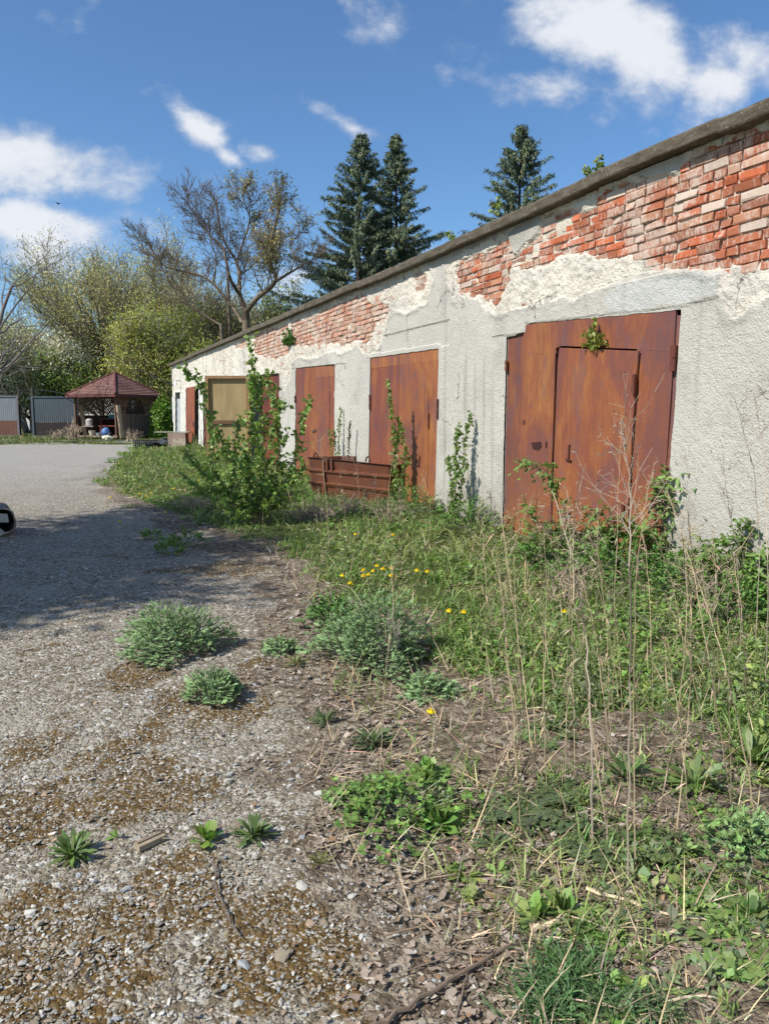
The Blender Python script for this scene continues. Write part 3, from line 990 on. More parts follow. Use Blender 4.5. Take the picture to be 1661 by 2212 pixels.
# ------------------------------------------------------------------ trees
def grow(sg, tips, p, d, L, r, lvl, P):
    n = P['n'][lvl]
    step = L / n
    end = P['end'][lvl]
    for i in range(n):
        d = d + np.array([random.gauss(0, 1), random.gauss(0, 1), random.gauss(0, 1)]) * P['wig'][lvl] + np.array([0, 0, P['up'][lvl]])
        d = d / math.sqrt(d @ d)
        q = p + d * step
        r0, r1 = r * (1 - i / n * (1 - end)), r * (1 - (i + 1) / n * (1 - end))
        sg.append((p, q, r0, r1))
        if lvl >= P['leaf_lvl']:
            tips.append((q, d))
        if lvl < P['max'] and (i + 1) / n > P['start'][lvl]:
            k = P['kids'][lvl]
            k = int(k) + (random.random() < k - int(k))
            for _ in range(k):
                a = np.array([random.gauss(0, 1), random.gauss(0, 1), random.gauss(0, 1)])
                a = a - d * (a @ d)
                a = a / math.sqrt(a @ a)
                th = math.radians(random.gauss(P['ang'][lvl], 9))
                cd = d * math.cos(th) + a * math.sin(th)
                grow(sg, tips, q, cd, L * P['len'][lvl] * random.uniform(.7, 1.15) * (1 - .35 * i / n), r1 * P['rad'][lvl], lvl + 1, P)
        p = q


def put_segs(mb, sg, col, rmin=.006, sides=(6, 3), thr=.03):
    P0 = np.array([s[0] for s in sg])
    P1 = np.array([s[1] for s in sg])
    R0 = np.maximum([s[2] for s in sg], rmin)
    R1 = np.maximum([s[3] for s in sg], rmin)
    b = R0 > thr
    c = np.asarray(col) * np.clip(1 + .2 * rng.normal(0, 1, (len(sg), 1)), .5, 1.6)
    segs(mb, P0[b], P1[b] + (P1[b] - P0[b]) * .04, R0[b], R1[b], sides[0], c[b])
    segs(mb, P0[~b], P1[~b], R0[~b], R1[~b], sides[1], c[~b])


def limb(sg, pts, r0, r1):              # traced limb as a polyline with smooth points
    P = np.array(pts)
    tt = np.linspace(0, len(P) - 1, (len(P) - 1) * 4 + 1)
    Q = np.stack([np.interp(tt, np.arange(len(P)), P[:, i]) for i in range(3)], 1)
    Q[1:-1] = (Q[:-2] + Q[1:-1] * 2 + Q[2:]) / 4
    Q[1:-1] = (Q[:-2] + Q[1:-1] * 2 + Q[2:]) / 4
    R = np.linspace(r0, r1, len(Q))
    out = []
    for i in range(len(Q) - 1):
        sg.append((Q[i], Q[i + 1], R[i], R[i + 1]))
        out.append((Q[i + 1], (Q[i + 1] - Q[i]) / np.linalg.norm(Q[i + 1] - Q[i]), R[i + 1]))
    return out


def leafcloud(mb, tips, n, size, col, spread, k=1, shape='oval', var=.25, mixc=None, asp=.75):
    T = np.array([a[0] for a in tips])
    i = rng.integers(0, len(T), n)
    B = T[i] + rng.normal(0, spread, (n, 3))
    c = np.tile(np.asarray(col, float), (n, 1))
    if mixc is not None:
        h = vn(B[:, 0] * .5, B[:, 1] * .5, B[:, 2] * .5, seed=77)[:, None]
        h = np.clip((h - .35) * 3 + rng.normal(0, .25, (n, 1)), 0, 1)
        c = c * (1 - h) + np.asarray(mixc) * h
    sz = size * rng.uniform(.6, 1.3, n)
    leaves(mb, B, rdir(n), sz, sz * asp, .1, shape, k, c, var, roll=rng.uniform(0, 6, n))


def make_tree(name, base, label, cat, group, sg, tips, bark, leafspec, rmin=.008):
    e = empty(name, base, label=label, cat=cat, group=group)
    o = np.array(base)
    tb = MB()
    put_segs(tb, sg, bark, rmin)
    tb.build('trunk', M_bark, e, o, smooth=True)
    if leafspec:
        cb = MB()
        for sp in leafspec:
            leafcloud(cb, tips, **sp)
        cb.build('crown', M_leaf, e, o)
    return e


def gr(x, y, Y):                        # ground point below pixel column x at depth Y
    P = dp(x, y, Y)
    return np.array([P[0], P[1], float(G(P[0], P[1]))])


BG = 'trees beyond the yard'
# many-limbed bare tree
D = 41.0
b0 = gr(530, 800, D)


def T_(x, y, dy=0.0):
    return dp(x, y, D + dy)


P2 = dict(n=[7, 6, 4], wig=[.12, .17, .2], up=[.05, .05, .05], end=[.35, .3, .3], start=[.1, .15, 1], kids=[1.25, 1.1, 0], ang=[36, 36, 40], len=[.62, .55, .5], rad=[.5, .5, .5], leaf_lvl=1, max=2)
sg, tips, tipsL = [], [], []
limbs = [([b0, T_(533, 745), T_(531, 675)], .36, .30, 0),
         ([T_(531, 675), T_(557, 641, -1), T_(580, 625, -1.5), T_(598, 607, -2), T_(590, 580, -2), T_(583, 561, -2.5), T_(588, 506, -3), T_(603, 459, -3), T_(606, 425, -3)], .25, .05, 1),
         ([T_(598, 607, -2), T_(625, 590, -2), T_(660, 569, -3), T_(691, 552, -3)], .13, .03, 0),
         ([T_(628, 588, -2), T_(636, 560, -1), T_(628, 530, 0), T_(645, 505, 0)], .07, .03, 1),
         ([T_(531, 675), T_(520, 645), T_(516, 633), T_(519, 595, 1), T_(512, 565, 1.5), T_(502, 550, 2), T_(476, 506, 2), T_(471, 454, 2), T_(462, 425, 2)], .24, .04, 0),
         ([T_(516, 633), T_(497, 604, -1), T_(490, 570, -1), T_(485, 535, -1), T_(455, 510, -1), T_(437, 490, -1), T_(414, 454, -1), T_(404, 432, -1)], .16, .03, 0),
         ([T_(512, 565, 1.5), T_(522, 535, 2), T_(531, 506, 2), T_(543, 470, 2), T_(524, 430, 2), T_(532, 405, 2)], .12, .03, 1),
         ([T_(524, 698), T_(505, 665, 1), T_(492, 648, 1), T_(461, 612, 1), T_(437, 595, 1), T_(390, 585, 1), T_(351, 576, 1), T_(325, 530, 1), T_(306, 506, 1)], .18, .03, 0),
         ([T_(478, 703, 0), T_(440, 680, 0), T_(414, 664, 0), T_(366, 614, 0), T_(346, 566, 0), T_(330, 545, 0)], .12, .03, 0),
         ([T_(461, 612, 1), T_(470, 560, 1), T_(455, 520, 1), T_(450, 470, 1)], .08, .03, 0),
         ([T_(519, 595, 1), T_(545, 575, 1), T_(570, 545, 1), T_(585, 520, 1)], .07, .03, 1),
         ([gr(480, 800, D) * [1, 1, 1], T_(480, 740, 0), T_(478, 703, 0)], .16, .12, 0),
         ([gr(497, 790, D + 3), T_(497, 698, 3), T_(494, 640, 3), T_(492, 590, 3)], .2, .1, 0)]
for pts, r0, r1, leafy in limbs:
    L = limb(sg, pts, r0 * .6, r1 * .7)
    if r1 > .09:
        continue
    for i, (q, d, r) in enumerate(L):
        fr_ = i / len(L)
        if fr_ < .12:
            continue
        for _ in range(1 if (fr_ > .35 or i % 2) else 0):
            a = np.array([random.gauss(0, 1), random.gauss(0, .8), random.gauss(.45, 1)])
            cd = d * .75 + a / np.linalg.norm(a) * .8
            grow(sg, tipsL if leafy else tips, q, cd / np.linalg.norm(cd), random.uniform(.7, 1.9) * (1.15 - .5 * fr_), max(r * .3, .016), 0, P2)
make_tree('bare_tree', b0, 'dark many-limbed tree with bare twigs and a few early leaves, rising behind the roof', 'tree', BG, sg, tipsL,
          (.15, .115, .08), [dict(n=4200, size=.11, col=(.36, .29, .10), spread=.14, mixc=(.10, .12, .035), k=1)], rmin=.0075)


def spruce(base, H, R, seed, label):
    rs_ = np.random.default_rng(seed)
    e = empty('spruce_tree', base, label=label, cat='spruce', group='spruces behind the garage')
    tb, cb = MB(), MB()
    hs = np.linspace(0, H, 14)
    lean = rs_.normal(0, .012, 2)
    segs(tb, np.stack([hs[:-1] * lean[0], hs[:-1] * lean[1], hs[:-1]], 1), np.stack([hs[1:] * lean[0], hs[1:] * lean[1], hs[1:]], 1), .22 * (1 - hs[:-1] / H) + .02, .22 * (1 - hs[1:] / H) + .02, 7, (.06, .045, .035))
    z = H * .1
    BB, DD, LL, WW = [], [], [], []
    s0, s1, r0, r1 = [], [], [], []
    while z < H - .15:
        f = 1 - z / H
        for a in rs_.uniform(0, 2 * math.pi, 3 if z < H * .85 else 4):
            Lb = (R * f ** .95 * rs_.uniform(.3, 1.0) * (1.2 if rs_.random() < .15 else 1) + .10)
            h = np.array([math.cos(a), math.sin(a), 0])
            sl = (.45 - .95 * f) * rs_.uniform(.4, 1.5) + rs_.normal(0, .08)
            n = max(3, int(Lb / .16))
            t = np.linspace(0, 1, n + 1)
            P = np.array([z * lean[0], z * lean[1], z]) + h * (Lb * t)[:, None] + np.array([0, 0, 1.0]) * (Lb * (sl * t + .38 * f * t * t))[:, None]
            s0 += list(P[:-1]); s1 += list(P[1:])
            rr = .035 * f * (1 - t) + .008
            r0 += list(rr[:-1]); r1 += list(rr[1:])
            m_ = n * 20
            tt = rs_.uniform(.12, 1, m_) ** .8
            Q = np.stack([np.interp(tt, t, P[:, i]) for i in range(3)], 1) + rs_.normal(0, .05, (m_, 3))
            sd = np.cross(h, [0, 0, 1]) * rs_.choice([-1, 1], (m_, 1))
            dd = h * .5 + sd * rs_.uniform(.0, .8, (m_, 1)) + np.array([0, 0, -1.0]) * rs_.uniform(-.2, 1.6, (m_, 1))
            BB.append(Q); DD.append(dd)
            LL.append(rs_.uniform(.12, .42, m_) * (1.15 - .5 * tt) * (.6 + .5 * f)); WW.append(rs_.uniform(.04, .085, m_))
        z += rs_.uniform(.08, .17) * (1 if f > .15 else .8)
    segs(tb, s0, s1, r0, r1, 3, (.06, .05, .04))
    BB, DD, LL, WW = np.vstack(BB), np.vstack(DD), np.concatenate(LL), np.concatenate(WW)
    c = np.where(rs_.random((len(BB), 1)) < .3, [[.22, .235, .12]], [[.10, .14, .085]])
    leaves(cb, BB, DD, LL, WW, .15, 'lance', 2, c, .25)
    # top shoot
    leaves(cb, np.tile([[H * lean[0], H * lean[1], H - .3]], (14, 1)), rdir(14, .3, 1), .35, .06, 0, 'lance', 2, (.03, .05, .028))
    tb.build('trunk', M_bark, e)
    cb.build('crown', M_needle, e)
    return e


for x, y, Y, R, sd_, lb in ((765, 293, 46, 8.6, 3, 'left one of the two close tall spruces, wide dark skirt, behind the roof'),
                            (860, 288, 47.5, 8.0, 4, 'right one of the two close tall spruces, thinner open branches, behind the roof'),
                            (1120, 262, 40, 8.0, 6, 'lone spruce standing apart over the near half of the roof')):
    top = dp(x, y, Y)
    bb = np.array([top[0], top[1], float(G(top[0], top[1]))])
    spruce(bb, top[2] - bb[2], R, sd_, lb)

PB = dict(n=[7, 6, 5, 4], wig=[.05, .12, .16, .2], up=[.03, .07, .06, .04], end=[.3, .3, .3, .3], start=[.2, .2, .15, 1], kids=[2.2, 1.8, 1.5, 0], ang=[38, 34, 36, 40], len=[.62, .55, .5, .5], rad=[.55, .6, .6, .5], leaf_lvl=2, max=3)


def auto_tree(name, x, Y, ytop, r, label, cat, bark, leafspec, P=PB, stems=1, lean=.0, spread=.0, rmin=.012, group=BG, sc=.62):
    b = gr(x, 900, Y)
    H = dp(x, ytop, Y)[2] - b[2]
    sg, tips = [], []
    for i in range(stems):
        a = 2 * math.pi * i / stems + .4
        d = np.array([math.cos(a) * spread + lean, math.sin(a) * spread, 1.0])
        grow(sg, tips, b + np.array([0, 0, -.2]), d / np.linalg.norm(d), H * sc, r, 0, P)
    # scale so that the crown reaches its height
    zt = np.percentile([s[1][2] for s in sg], 99.7) - b[2]
    k = H / zt
    sg = [(b + (p - b) * k, b + (q - b) * k, a, c) for p, q, a, c in sg]
    tips = [(b + (p - b) * k, d) for p, d in tips]
    return make_tree(name, b, label, cat, group, sg, tips, bark, leafspec, rmin)


# wide pale willow and its neighbours
PW = dict(PB, wig=[.05, .10, .14, .18], up=[.02, .09, .08, .05], ang=[36, 28, 30, 36], len=[.75, .6, .5, .5])
random.seed(21)
auto_tree('willow_tree', 295, 50, 512, .30, 'broad pale yellow-green willow with fan-like crown, the largest crown behind the gazebo', 'willow', (.17, .15, .11),
          [dict(n=62000, size=.095, col=(.56, .50, .27), spread=.34, mixc=(.44, .42, .17), k=1)], PW, stems=6, spread=.62, sc=.5)
random.seed(8)
auto_tree('willow_tree', 395, 52, 590, .22, 'thin greyish willow crown between the broad willow and the bare tree', 'willow', (.24, .21, .17),
          [dict(n=11000, size=.12, col=(.50, .45, .28), spread=.36, mixc=(.38, .36, .2), k=1)], PW, stems=4, spread=.5, sc=.5)
random.seed(9)
auto_tree('young_tree', 425, 41.5, 742, .10, 'fresh green young tree close behind the far end of the garage', 'tree', (.12, .10, .07),
          [dict(n=19000, size=.11, col=(.38, .40, .10), spread=.25, mixc=(.22, .28, .06), k=1)], PW, stems=4, spread=.4, sc=.5)
random.seed(12)
auto_tree('young_tree', 345, 42, 650, .11, 'tall loose young tree with bright leaves right above the gazebo roof', 'tree', (.33, .31, .25),
          [dict(n=28000, size=.11, col=(.42, .40, .12), spread=.28, mixc=(.26, .30, .07), k=1)], PW, stems=3, spread=.3, sc=.55)
random.seed(13)
auto_tree('blossoming_tree', 60, 44.5, 690, .16, 'greyish tree white with blossom behind the sheet metal gates', 'tree', (.20, .18, .15),
          [dict(n=42000, size=.12, col=(.74, .72, .62), spread=.34, mixc=(.40, .40, .24), k=1)], PW, stems=3, spread=.5, sc=.5)
random.seed(14)
auto_tree('blossoming_tree', 232, 50, 700, .12, 'pale pinkish blossoming tree left of the gazebo roof peak', 'tree', (.12, .10, .08),
          [dict(n=18000, size=.12, col=(.48, .43, .34), spread=.32, mixc=(.34, .34, .17), k=1)], PW, stems=3, spread=.45, sc=.5)
random.seed(15)
auto_tree('maple_tree', 152, 45, 765, .10, 'deep green leafy tree behind the middle metal gate', 'maple', (.08, .07, .05),
          [dict(n=12000, size=.12, col=(.21, .29, .07), spread=.3, mixc=(.32, .38, .11), k=1)], PW, stems=3, spread=.45, sc=.5)
random.seed(16)
auto_tree('slim_tree', 70, 46, 770, .17, 'slim tree whose trunk shows in the gap between the two metal gates', 'tree', (.075, .07, .05),
          [dict(n=7000, size=.13, col=(.28, .31, .10), spread=.3, mixc=(.2, .25, .06), k=1)], PB, stems=1, sc=.7)
random.seed(17)
PBare = dict(PB, wig=[.12, .17, .2, .25], up=[.02, .03, .05, .05], ang=[50, 42, 40, 40], leaf_lvl=9, kids=[1.5, 1.3, 1.1, 0])
auto_tree('bare_tree', -75, 30, 510, .16, 'leafless tree reaching in at the left edge of the view', 'tree', (.16, .14, .125), None, PBare, stems=1, spread=.35, lean=.1, rmin=.007, sc=.5)
for i, (x, Y, yt, c1_, c2_, n_, lb) in enumerate([(-20, 62, 700, (.36, .35, .2), (.27, .28, .14), 20000, 'hazy olive tree far behind the blossoming tree'),
                                              (130, 64, 735, (.33, .33, .23), (.25, .26, .16), 18000, 'dull grey-green tree far behind the middle gate'),
                                              (480, 56, 650, (.34, .31, .15), (.25, .25, .11), 14000, 'brownish green tree low behind the bare tree'),
                                              (600, 58, 610, (.26, .28, .10), (.18, .22, .08), 11000, 'greenish tree between the bare tree and the spruces')]):
    random.seed(30 + i)
    auto_tree('distant_tree', x, Y, yt, .16, lb, 'tree', (.13, .12, .10), [dict(n=n_, size=.2, col=c1_, spread=.35, mixc=c2_, k=1)], PW, stems=3, spread=.45, sc=.5)

# low scrub and the wood that closes the view
sc_ = MB()
n = 52000
bx = rng.uniform(-56, 4, n)
by = 58 + rng.uniform(0, 9, n) + 2 * np.sin(bx * .4)
hh_ = 3.6 + 1.8 * fbm(bx * .18, by * .1, seed=90, oct=3)
bz = G(bx, by) + hh_ * rng.random(n) ** .8
c = np.where(vn(bx * .4, by * .4, bz * .5, seed=91)[:, None] > .5, [[.36, .39, .17]], [[.46, .44, .28]])
sz = rng.uniform(.16, .34, n)
leaves(sc_, np.stack([bx, by, bz], 1), rdir(n), sz, sz * .8, .1, 'oval', 1, c, .3, roll=rng.uniform(0, 6, n))
tag(sc_.build('far_wood', M_leaf), kind='stuff', label='low wood of mixed spring green closing the view behind the yard', cat='wood')
# big tree left of the frame: its shade falls over the gravel
random.seed(44)
bS = np.array([-10.2, 3.6, 0.0])
sg, tips = [], []
PS = dict(PB, n=[7, 7, 5, 4], kids=[3.0, 2.2, 1.8, 0], start=[.3, .15, .1, 1], ang=[50, 40, 38, 40], len=[.62, .55, .5, .5], up=[.0, .04, .03, .02])
grow(sg, tips, bS, np.array([.03, 0, 1.0]), 6.9, .26, 0, PS)
make_tree('shade_tree', bS, 'large budding tree left of the yard whose shade crosses the gravel', 'tree', None, sg, tips, (.1, .085, .07), [dict(n=42000, size=.15, col=(.16, .18, .05), spread=.22, k=1)], .016)


# ------------------------------------------------------------------ gazebo
GD = 35.6
gc = dp(252, 900, GD)
gcx, gcy = gc[0], gc[1]
gz0 = float(G(gcx, gcy))
E = gz0


def GX(a, r=1.0):                       # corner directions: 0 front, 1 right, 2 back, 3 left
    th = math.radians(-71 + 90 * a)
    return np.array([gcx + math.cos(th) * r, gcy + math.sin(th) * r, 0])


gaz = empty('gazebo', (gcx, gcy, gz0), label='wooden garden gazebo with a brown-red shingle roof at the end of the yard', cat='gazebo')
go = np.array([gcx, gcy, gz0])
ze = dp(252, 852, GD - 2.0)[2]
zp = dp(253, 806, GD)[2]
rf = MB()
RO = 2.14
apex = np.array([gcx, gcy, zp])
for a in range(4):
    p, q = GX(a, RO) + [0, 0, ze], GX(a + 1, RO) + [0, 0, ze]
    n = 14
    rows = []
    for i in range(n + 1):
        f = i / n
        rows.append((p * (1 - f) + apex * f, q * (1 - f) + apex * f))
    for i in range(n):
        (p0, q0), (p1, q1) = rows[i], rows[i + 1]
        up = np.array([0, 0, .028])
        for j in range(8):
            g0, g1 = j / 8, (j + 1) / 8
            v = [p0 + (q0 - p0) * g0 + up, p0 + (q0 - p0) * g1 + up, p1 + (q1 - p1) * g1 + up * .2, p1 + (q1 - p1) * g0 + up * .2]
            rf.add(v, np.array([[0, 1, 2, 3]]), np.array([.185, .10, .08]) * rng.uniform(.8, 1.22))
        rf.add([p0, q0, q0 + up, p0 + up], np.array([[0, 1, 2, 3]]), (.10, .04, .035))
    rf.add([p - [0, 0, .0], q, apex - [0, 0, .12]], np.array([[2, 1, 0]]), (.12, .09, .07))
    rf.add([p - [0, 0, .1], q - [0, 0, .1], q + [0, 0, .03], p + [0, 0, .03]], np.array([[0, 1, 2, 3]]), (.13, .05, .045))
M_shingle = mat_plain('shingle', None, .9, 14, .25, .5, 40)
roof = rf.build('roof', M_shingle, gaz, go)
rc = MB()
for a in range(4):
    segs(rc, [GX(a, RO) + [0, 0, ze + .03]], [apex + [0, 0, .04]], .05, .05, 6, (.14, .055, .05))
rc.build('ridge_cap', M_shingle, roof, go)
RW = 1.72
wc = (.20, .125, .075)
for a, ln_ in ((0, (-.12, 0)), (1, (0, 0)), (2, (0, 0)), (3, (-.1, .0))):
    pm = MB()
    b = GX(a, RW)
    segs(pm, [b + [0, 0, gz0]], [b + [0, 0, ze]], .075, .075, 4, (.13, .075, .05))
    pm.build('post', M_wood, gaz, go)
for x0, x1, y0, y1, Y in ((174, 185, 876, 943, GD - .35), (255.5, 264.5, 875, 946, GD - 2.0)):
    pk = MB()
    a0, a1 = dp(x0, y0, Y), dp(x1, y1, Y)
    segs(pk, [a1], [a0], .10, .10, 4, (.36, .27, .175))
    pk.build('plank', M_wood, gaz, go)


def face_pt(a, f, z, r=RW, inn=0.0):
    p, q = GX(a, r), GX(a + 1, r)
    c = p + (q - p) * f
    n_ = nrm(np.array([gcx, gcy, 0]) - (p + q) / 2)
    return c + n_ * inn + np.array([0, 0, z])


zs = gz0 + 1.06
hf = ze - .02


def arch_in(f, z):
    return (abs(f - .49) < .255 and z > zs and ((f - .49) / .255) ** 2 + (max(z - (zs + .12), 0) / .62) ** 2 < 1)


# right front face: brick-like upper part with an arched lattice window, upright boards below
bw = MB()
nz_ = 15
for i in range(nz_):
    z0 = zs + (hf - zs) * i / nz_
    z1 = zs + (hf - zs) * (i + 1) / nz_ - .012
    k = 0
    f = (i % 2) * -.04
    while f < 1:
        f1 = min(f + .082, 1)
        f0 = max(f, 0)
        fm = (f0 + f1) / 2
        if not arch_in(fm, (z0 + z1) / 2) and f1 - f0 > .01:
            o = rng.normal(0, .006)
            bw.prism([face_pt(0, f0 + .003, z0, inn=-.03 + o), face_pt(0, f1 - .003, z0, inn=-.03 + o), face_pt(0, f1 - .003, z1, inn=-.03 + o), face_pt(0, f0 + .003, z1, inn=-.03 + o)],
                     [face_pt(0, f0 + .003, z0, inn=.04), face_pt(0, f1 - .003, z0, inn=.04), face_pt(0, f1 - .003, z1, inn=.04), face_pt(0, f0 + .003, z1, inn=.04)], np.array([.25, .13, .085]) * rng.uniform(.7, 1.25))
        f += .088
bw.build('upper_wall', M_wood, gaz, go)


def lattice(mb, a, f0, f1, z0, z1, dirs, stp, w_, inn, col, test=None):
    Lf = np.linalg.norm(GX(a, RW) - GX(a + 1, RW))
    for sg_ in dirs:
        c = -(z1 - z0)
        while c < (f1 - f0) * Lf + (z1 - z0):
            pts = []
            for k in range(41):
                zz_ = z0 + (z1 - z0) * k / 40
                u = c + sg_ * (zz_ - z0)
                f = f0 + u / Lf
                if f0 <= f <= f1 and (test is None or test(f, zz_)):
                    pts.append((f, zz_))
            if len(pts) > 1:
                segs(mb, [face_pt(a, *pts[0], inn=inn + .008 * sg_)], [face_pt(a, *pts[-1], inn=inn + .008 * sg_)], w_, w_, 4, col)
            c += stp


lt = MB()
lattice(lt, 0, .22, .76, zs, hf - .05, (1, -1), .125, .016, 0.0, (.045, .035, .03), arch_in)
lt.build('window_lattice', M_wood, gaz, go)
lt = MB()
lattice(lt, 1, .05, .97, zs + .05, hf, (-1,), .15, .042, 0.0, (.22, .17, .14))
lattice(lt, 2, .03, .97, zs + .05, hf, (1,), .15, .042, 0.0, (.22, .17, .14))
lt.build('lattice', M_wood, gaz, go)
lb = MB()
for a in (0, 1, 2):
    n = 26
    for i in range(n):
        f0, f1 = i / n, (i + .88) / n
        hgt_ = zs - .03 + rng.normal(0, .006)
        q = [(f0, gz0 + .02 + .03 * rng.random()), (f1, gz0 + .02), (f1, hgt_), (f0, hgt_)]
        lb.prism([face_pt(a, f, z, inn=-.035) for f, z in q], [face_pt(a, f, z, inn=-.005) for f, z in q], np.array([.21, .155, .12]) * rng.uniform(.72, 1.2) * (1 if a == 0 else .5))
lb.build('board_wall', M_wood, gaz, go)
ld_ = MB()
for a in (0,):
    ld_.prism([face_pt(a, 0, zs - .03, inn=-.09), face_pt(a, 1, zs - .03, inn=-.09), face_pt(a, 1, zs, inn=-.09), face_pt(a, 0, zs, inn=-.09)],
              [face_pt(a, 0, zs - .03, inn=.05), face_pt(a, 1, zs - .03, inn=.05), face_pt(a, 1, zs, inn=.05), face_pt(a, 0, zs, inn=.05)], (.33, .26, .20))
ld_.build('sill', M_wood, gaz, go)
dk = MB()
dk.prism([GX(a, RW + .16) + [0, 0, gz0 + .13] for a in (0, 1, 2, 3)], [GX(a, RW + .16) + [0, 0, gz0 + .05] for a in (0, 1, 2, 3)], (.22, .17, .12))
dk.build('floor', M_wood, gaz, go)
fl = gz0 + .132


def inside(x, Y, z=fl):                 # a point on the gazebo floor, seen in column x at depth Y
    P = dp(x, 900, Y)
    return np.array([P[0], P[1], z])


def small(name, fn, base, label, cat, mat_, group=None):
    mb = MB()
    fn(mb)
    o = mb.build(name, mat_, None, base)
    return tag(o, label, cat, group)


tbl = empty('picnic_table', inside(240, GD + .3), label='dark red wooden table and bench frame inside the gazebo', cat='table')
to = np.array(tbl.location)
mb = MB()
mb.box(to + [.1, .2, .74], (1.3, .6, .04), None, (.15, .08, .07))
mb.build('tabletop', M_wood, tbl, to)
for dx in (-.45, .5):
    mb = MB()
    mb.box(to + [dx, .2, .36], (.08, .5, .72), None, (.16, .05, .045))
    mb.build('leg', M_wood, tbl, to)
bn = empty('bench', inside(236, GD - .75), label='red painted bench just inside the gazebo opening', cat='bench')
bo = np.array(bn.location)
mb = MB()
mb.box(bo + [.1, 0, .42], (1.1, .25, .05), None, (.22, .06, .05))
mb.build('seat', M_wood, bn, bo)
for dx in (-.35, .5):
    mb = MB()
    mb.box(bo + [dx, 0, .195], (.08, .22, .395), None, (.20, .055, .045))
    mb.build('leg', M_wood, bn, bo)
st_ = empty('stool', inside(193, GD - .3), label='pale topped stool at the left side inside the gazebo', cat='stool')
so = np.array(st_.location)
mb = MB()
mb.box(so + [0, 0, .40], (.42, .3, .035), None, (.42, .38, .34))
mb.build('seat', M_wood, st_, so)
for q in (-1, 1):
    mb = MB()
    segs(mb, [so + [-.15 * q, 0, 0]], [so + [.15 * q, .0, .38]], .018, .018, 4, (.2, .17, .14))
    mb.build('leg', M_wood, st_, so)


def lathe(mb, c, prof_, col, n=14, squash=1.0):
    c = np.asarray(c, float)
    ang = np.arange(n) * 2 * math.pi / n
    V = [c + np.stack([np.cos(ang) * r, np.sin(ang) * r * squash, np.full(n, z)], 1) for r, z in prof_]
    k = np.arange(n)
    F = np.concatenate([np.stack([k + i * n, (k + 1) % n + i * n, (k + 1) % n + (i + 1) * n, k + (i + 1) * n], 1) for i in range(len(prof_) - 1)])
    mb.add(np.vstack(V), F, col)


b = so + np.array([0, 0, .418])
small('canister', lambda mb: lathe(mb, b, [(.0, 0), (.15, 0), (.16, .02), (.16, .26), (.12, .31), (.05, .33), (0, .33)], (.46, .42, .40)), b, 'round greyish white canister standing on the stool in the gazebo', 'canister', M_plastic)
b2 = inside(198, GD - 1.0)
small('bucket', lambda mb: lathe(mb, b2, [(0, 0), (.11, 0), (.145, .19), (.155, .19), (.155, .21), (.13, .205), (.10, .02), (0, .02)], (.62, .54, .40)), b2, 'cream bucket on the gazebo floor edge', 'bucket', M_plastic)
b3 = inside(212, GD - 1.15)
small('basin', lambda mb: lathe(mb, b3, [(0, 0), (.08, 0), (.13, .12), (.14, .12), (.12, .11), (.07, .015), (0, .015)], (.55, .62, .66)), b3, 'small pale blue basin beside the cream bucket', 'basin', M_plastic)


def blobmesh(mb, c, r, col, seed, n=12, m_=8, amp=.25):
    c = np.asarray(c, float)
    th, ph = np.meshgrid(np.linspace(0, 2 * math.pi, n, endpoint=False), np.linspace(0, math.pi, m_))
    dx, dy, dz = np.sin(ph) * np.cos(th), np.sin(ph) * np.sin(th), np.cos(ph)
    k = 1 + amp * fbm(dx * 2 + seed, dy * 2, dz * 2, seed=seed, oct=3)
    V = np.stack([dx * r[0] * k, dy * r[1] * k, dz * r[2] * k], -1)
    V[..., 2] = np.maximum(V[..., 2], -r[2] * .8)
    V = c + V + [0, 0, r[2] * .8]
    a = np.arange(n)
    F = np.concatenate([np.stack([a + i * n, a + (i + 1) * n, (a + 1) % n + (i + 1) * n, (a + 1) % n + i * n], 1) for i in range(m_ - 1)])
    mb.add(V.reshape(-1, 3), F, col)


b4 = inside(228, GD - 1.5)
small('sack', lambda mb: blobmesh(mb, b4, (.2, .16, .19), (.07, .15, .34), 5), b4, 'slumped blue sack at the gazebo opening', 'sack', M_plastic)
b5 = gr(229, 900, 33.4)
small('sack', lambda mb: (blobmesh(mb, b5, (.17, .14, .12), (.75, .68, .52), 8, amp=.5), blobmesh(mb, b5 + [.13, .05, 0], (.12, .1, .1), (.7, .66, .55), 9, amp=.5)), b5, 'crumpled cream sack on the grass in front of the gazebo floor', 'sack', M_plastic)
b6 = gr(237, 900, 33.55)
small('sack', lambda mb: blobmesh(mb, b6, (.10, .12, .19), (.02, .02, .025), 15, amp=.3), b6, 'black sack leaning on the gazebo floor beside the cream sack', 'sack', M_plastic)
b7 = to + np.array([.15, .1, .762])
small('box', lambda mb: mb.box(b7 + [0, 0, .09], (.46, .3, .18), None, (.03, .17, .22)), b7, 'teal box lying on the gazebo table', 'box', M_plastic)

# ------------------------------------------------------------------ sheet metal gates, posts, wires
M_sheet = mat_plain('sheet_metal', None, .5, 5, .28, .15, 8, stretch=(1, 1, .3))


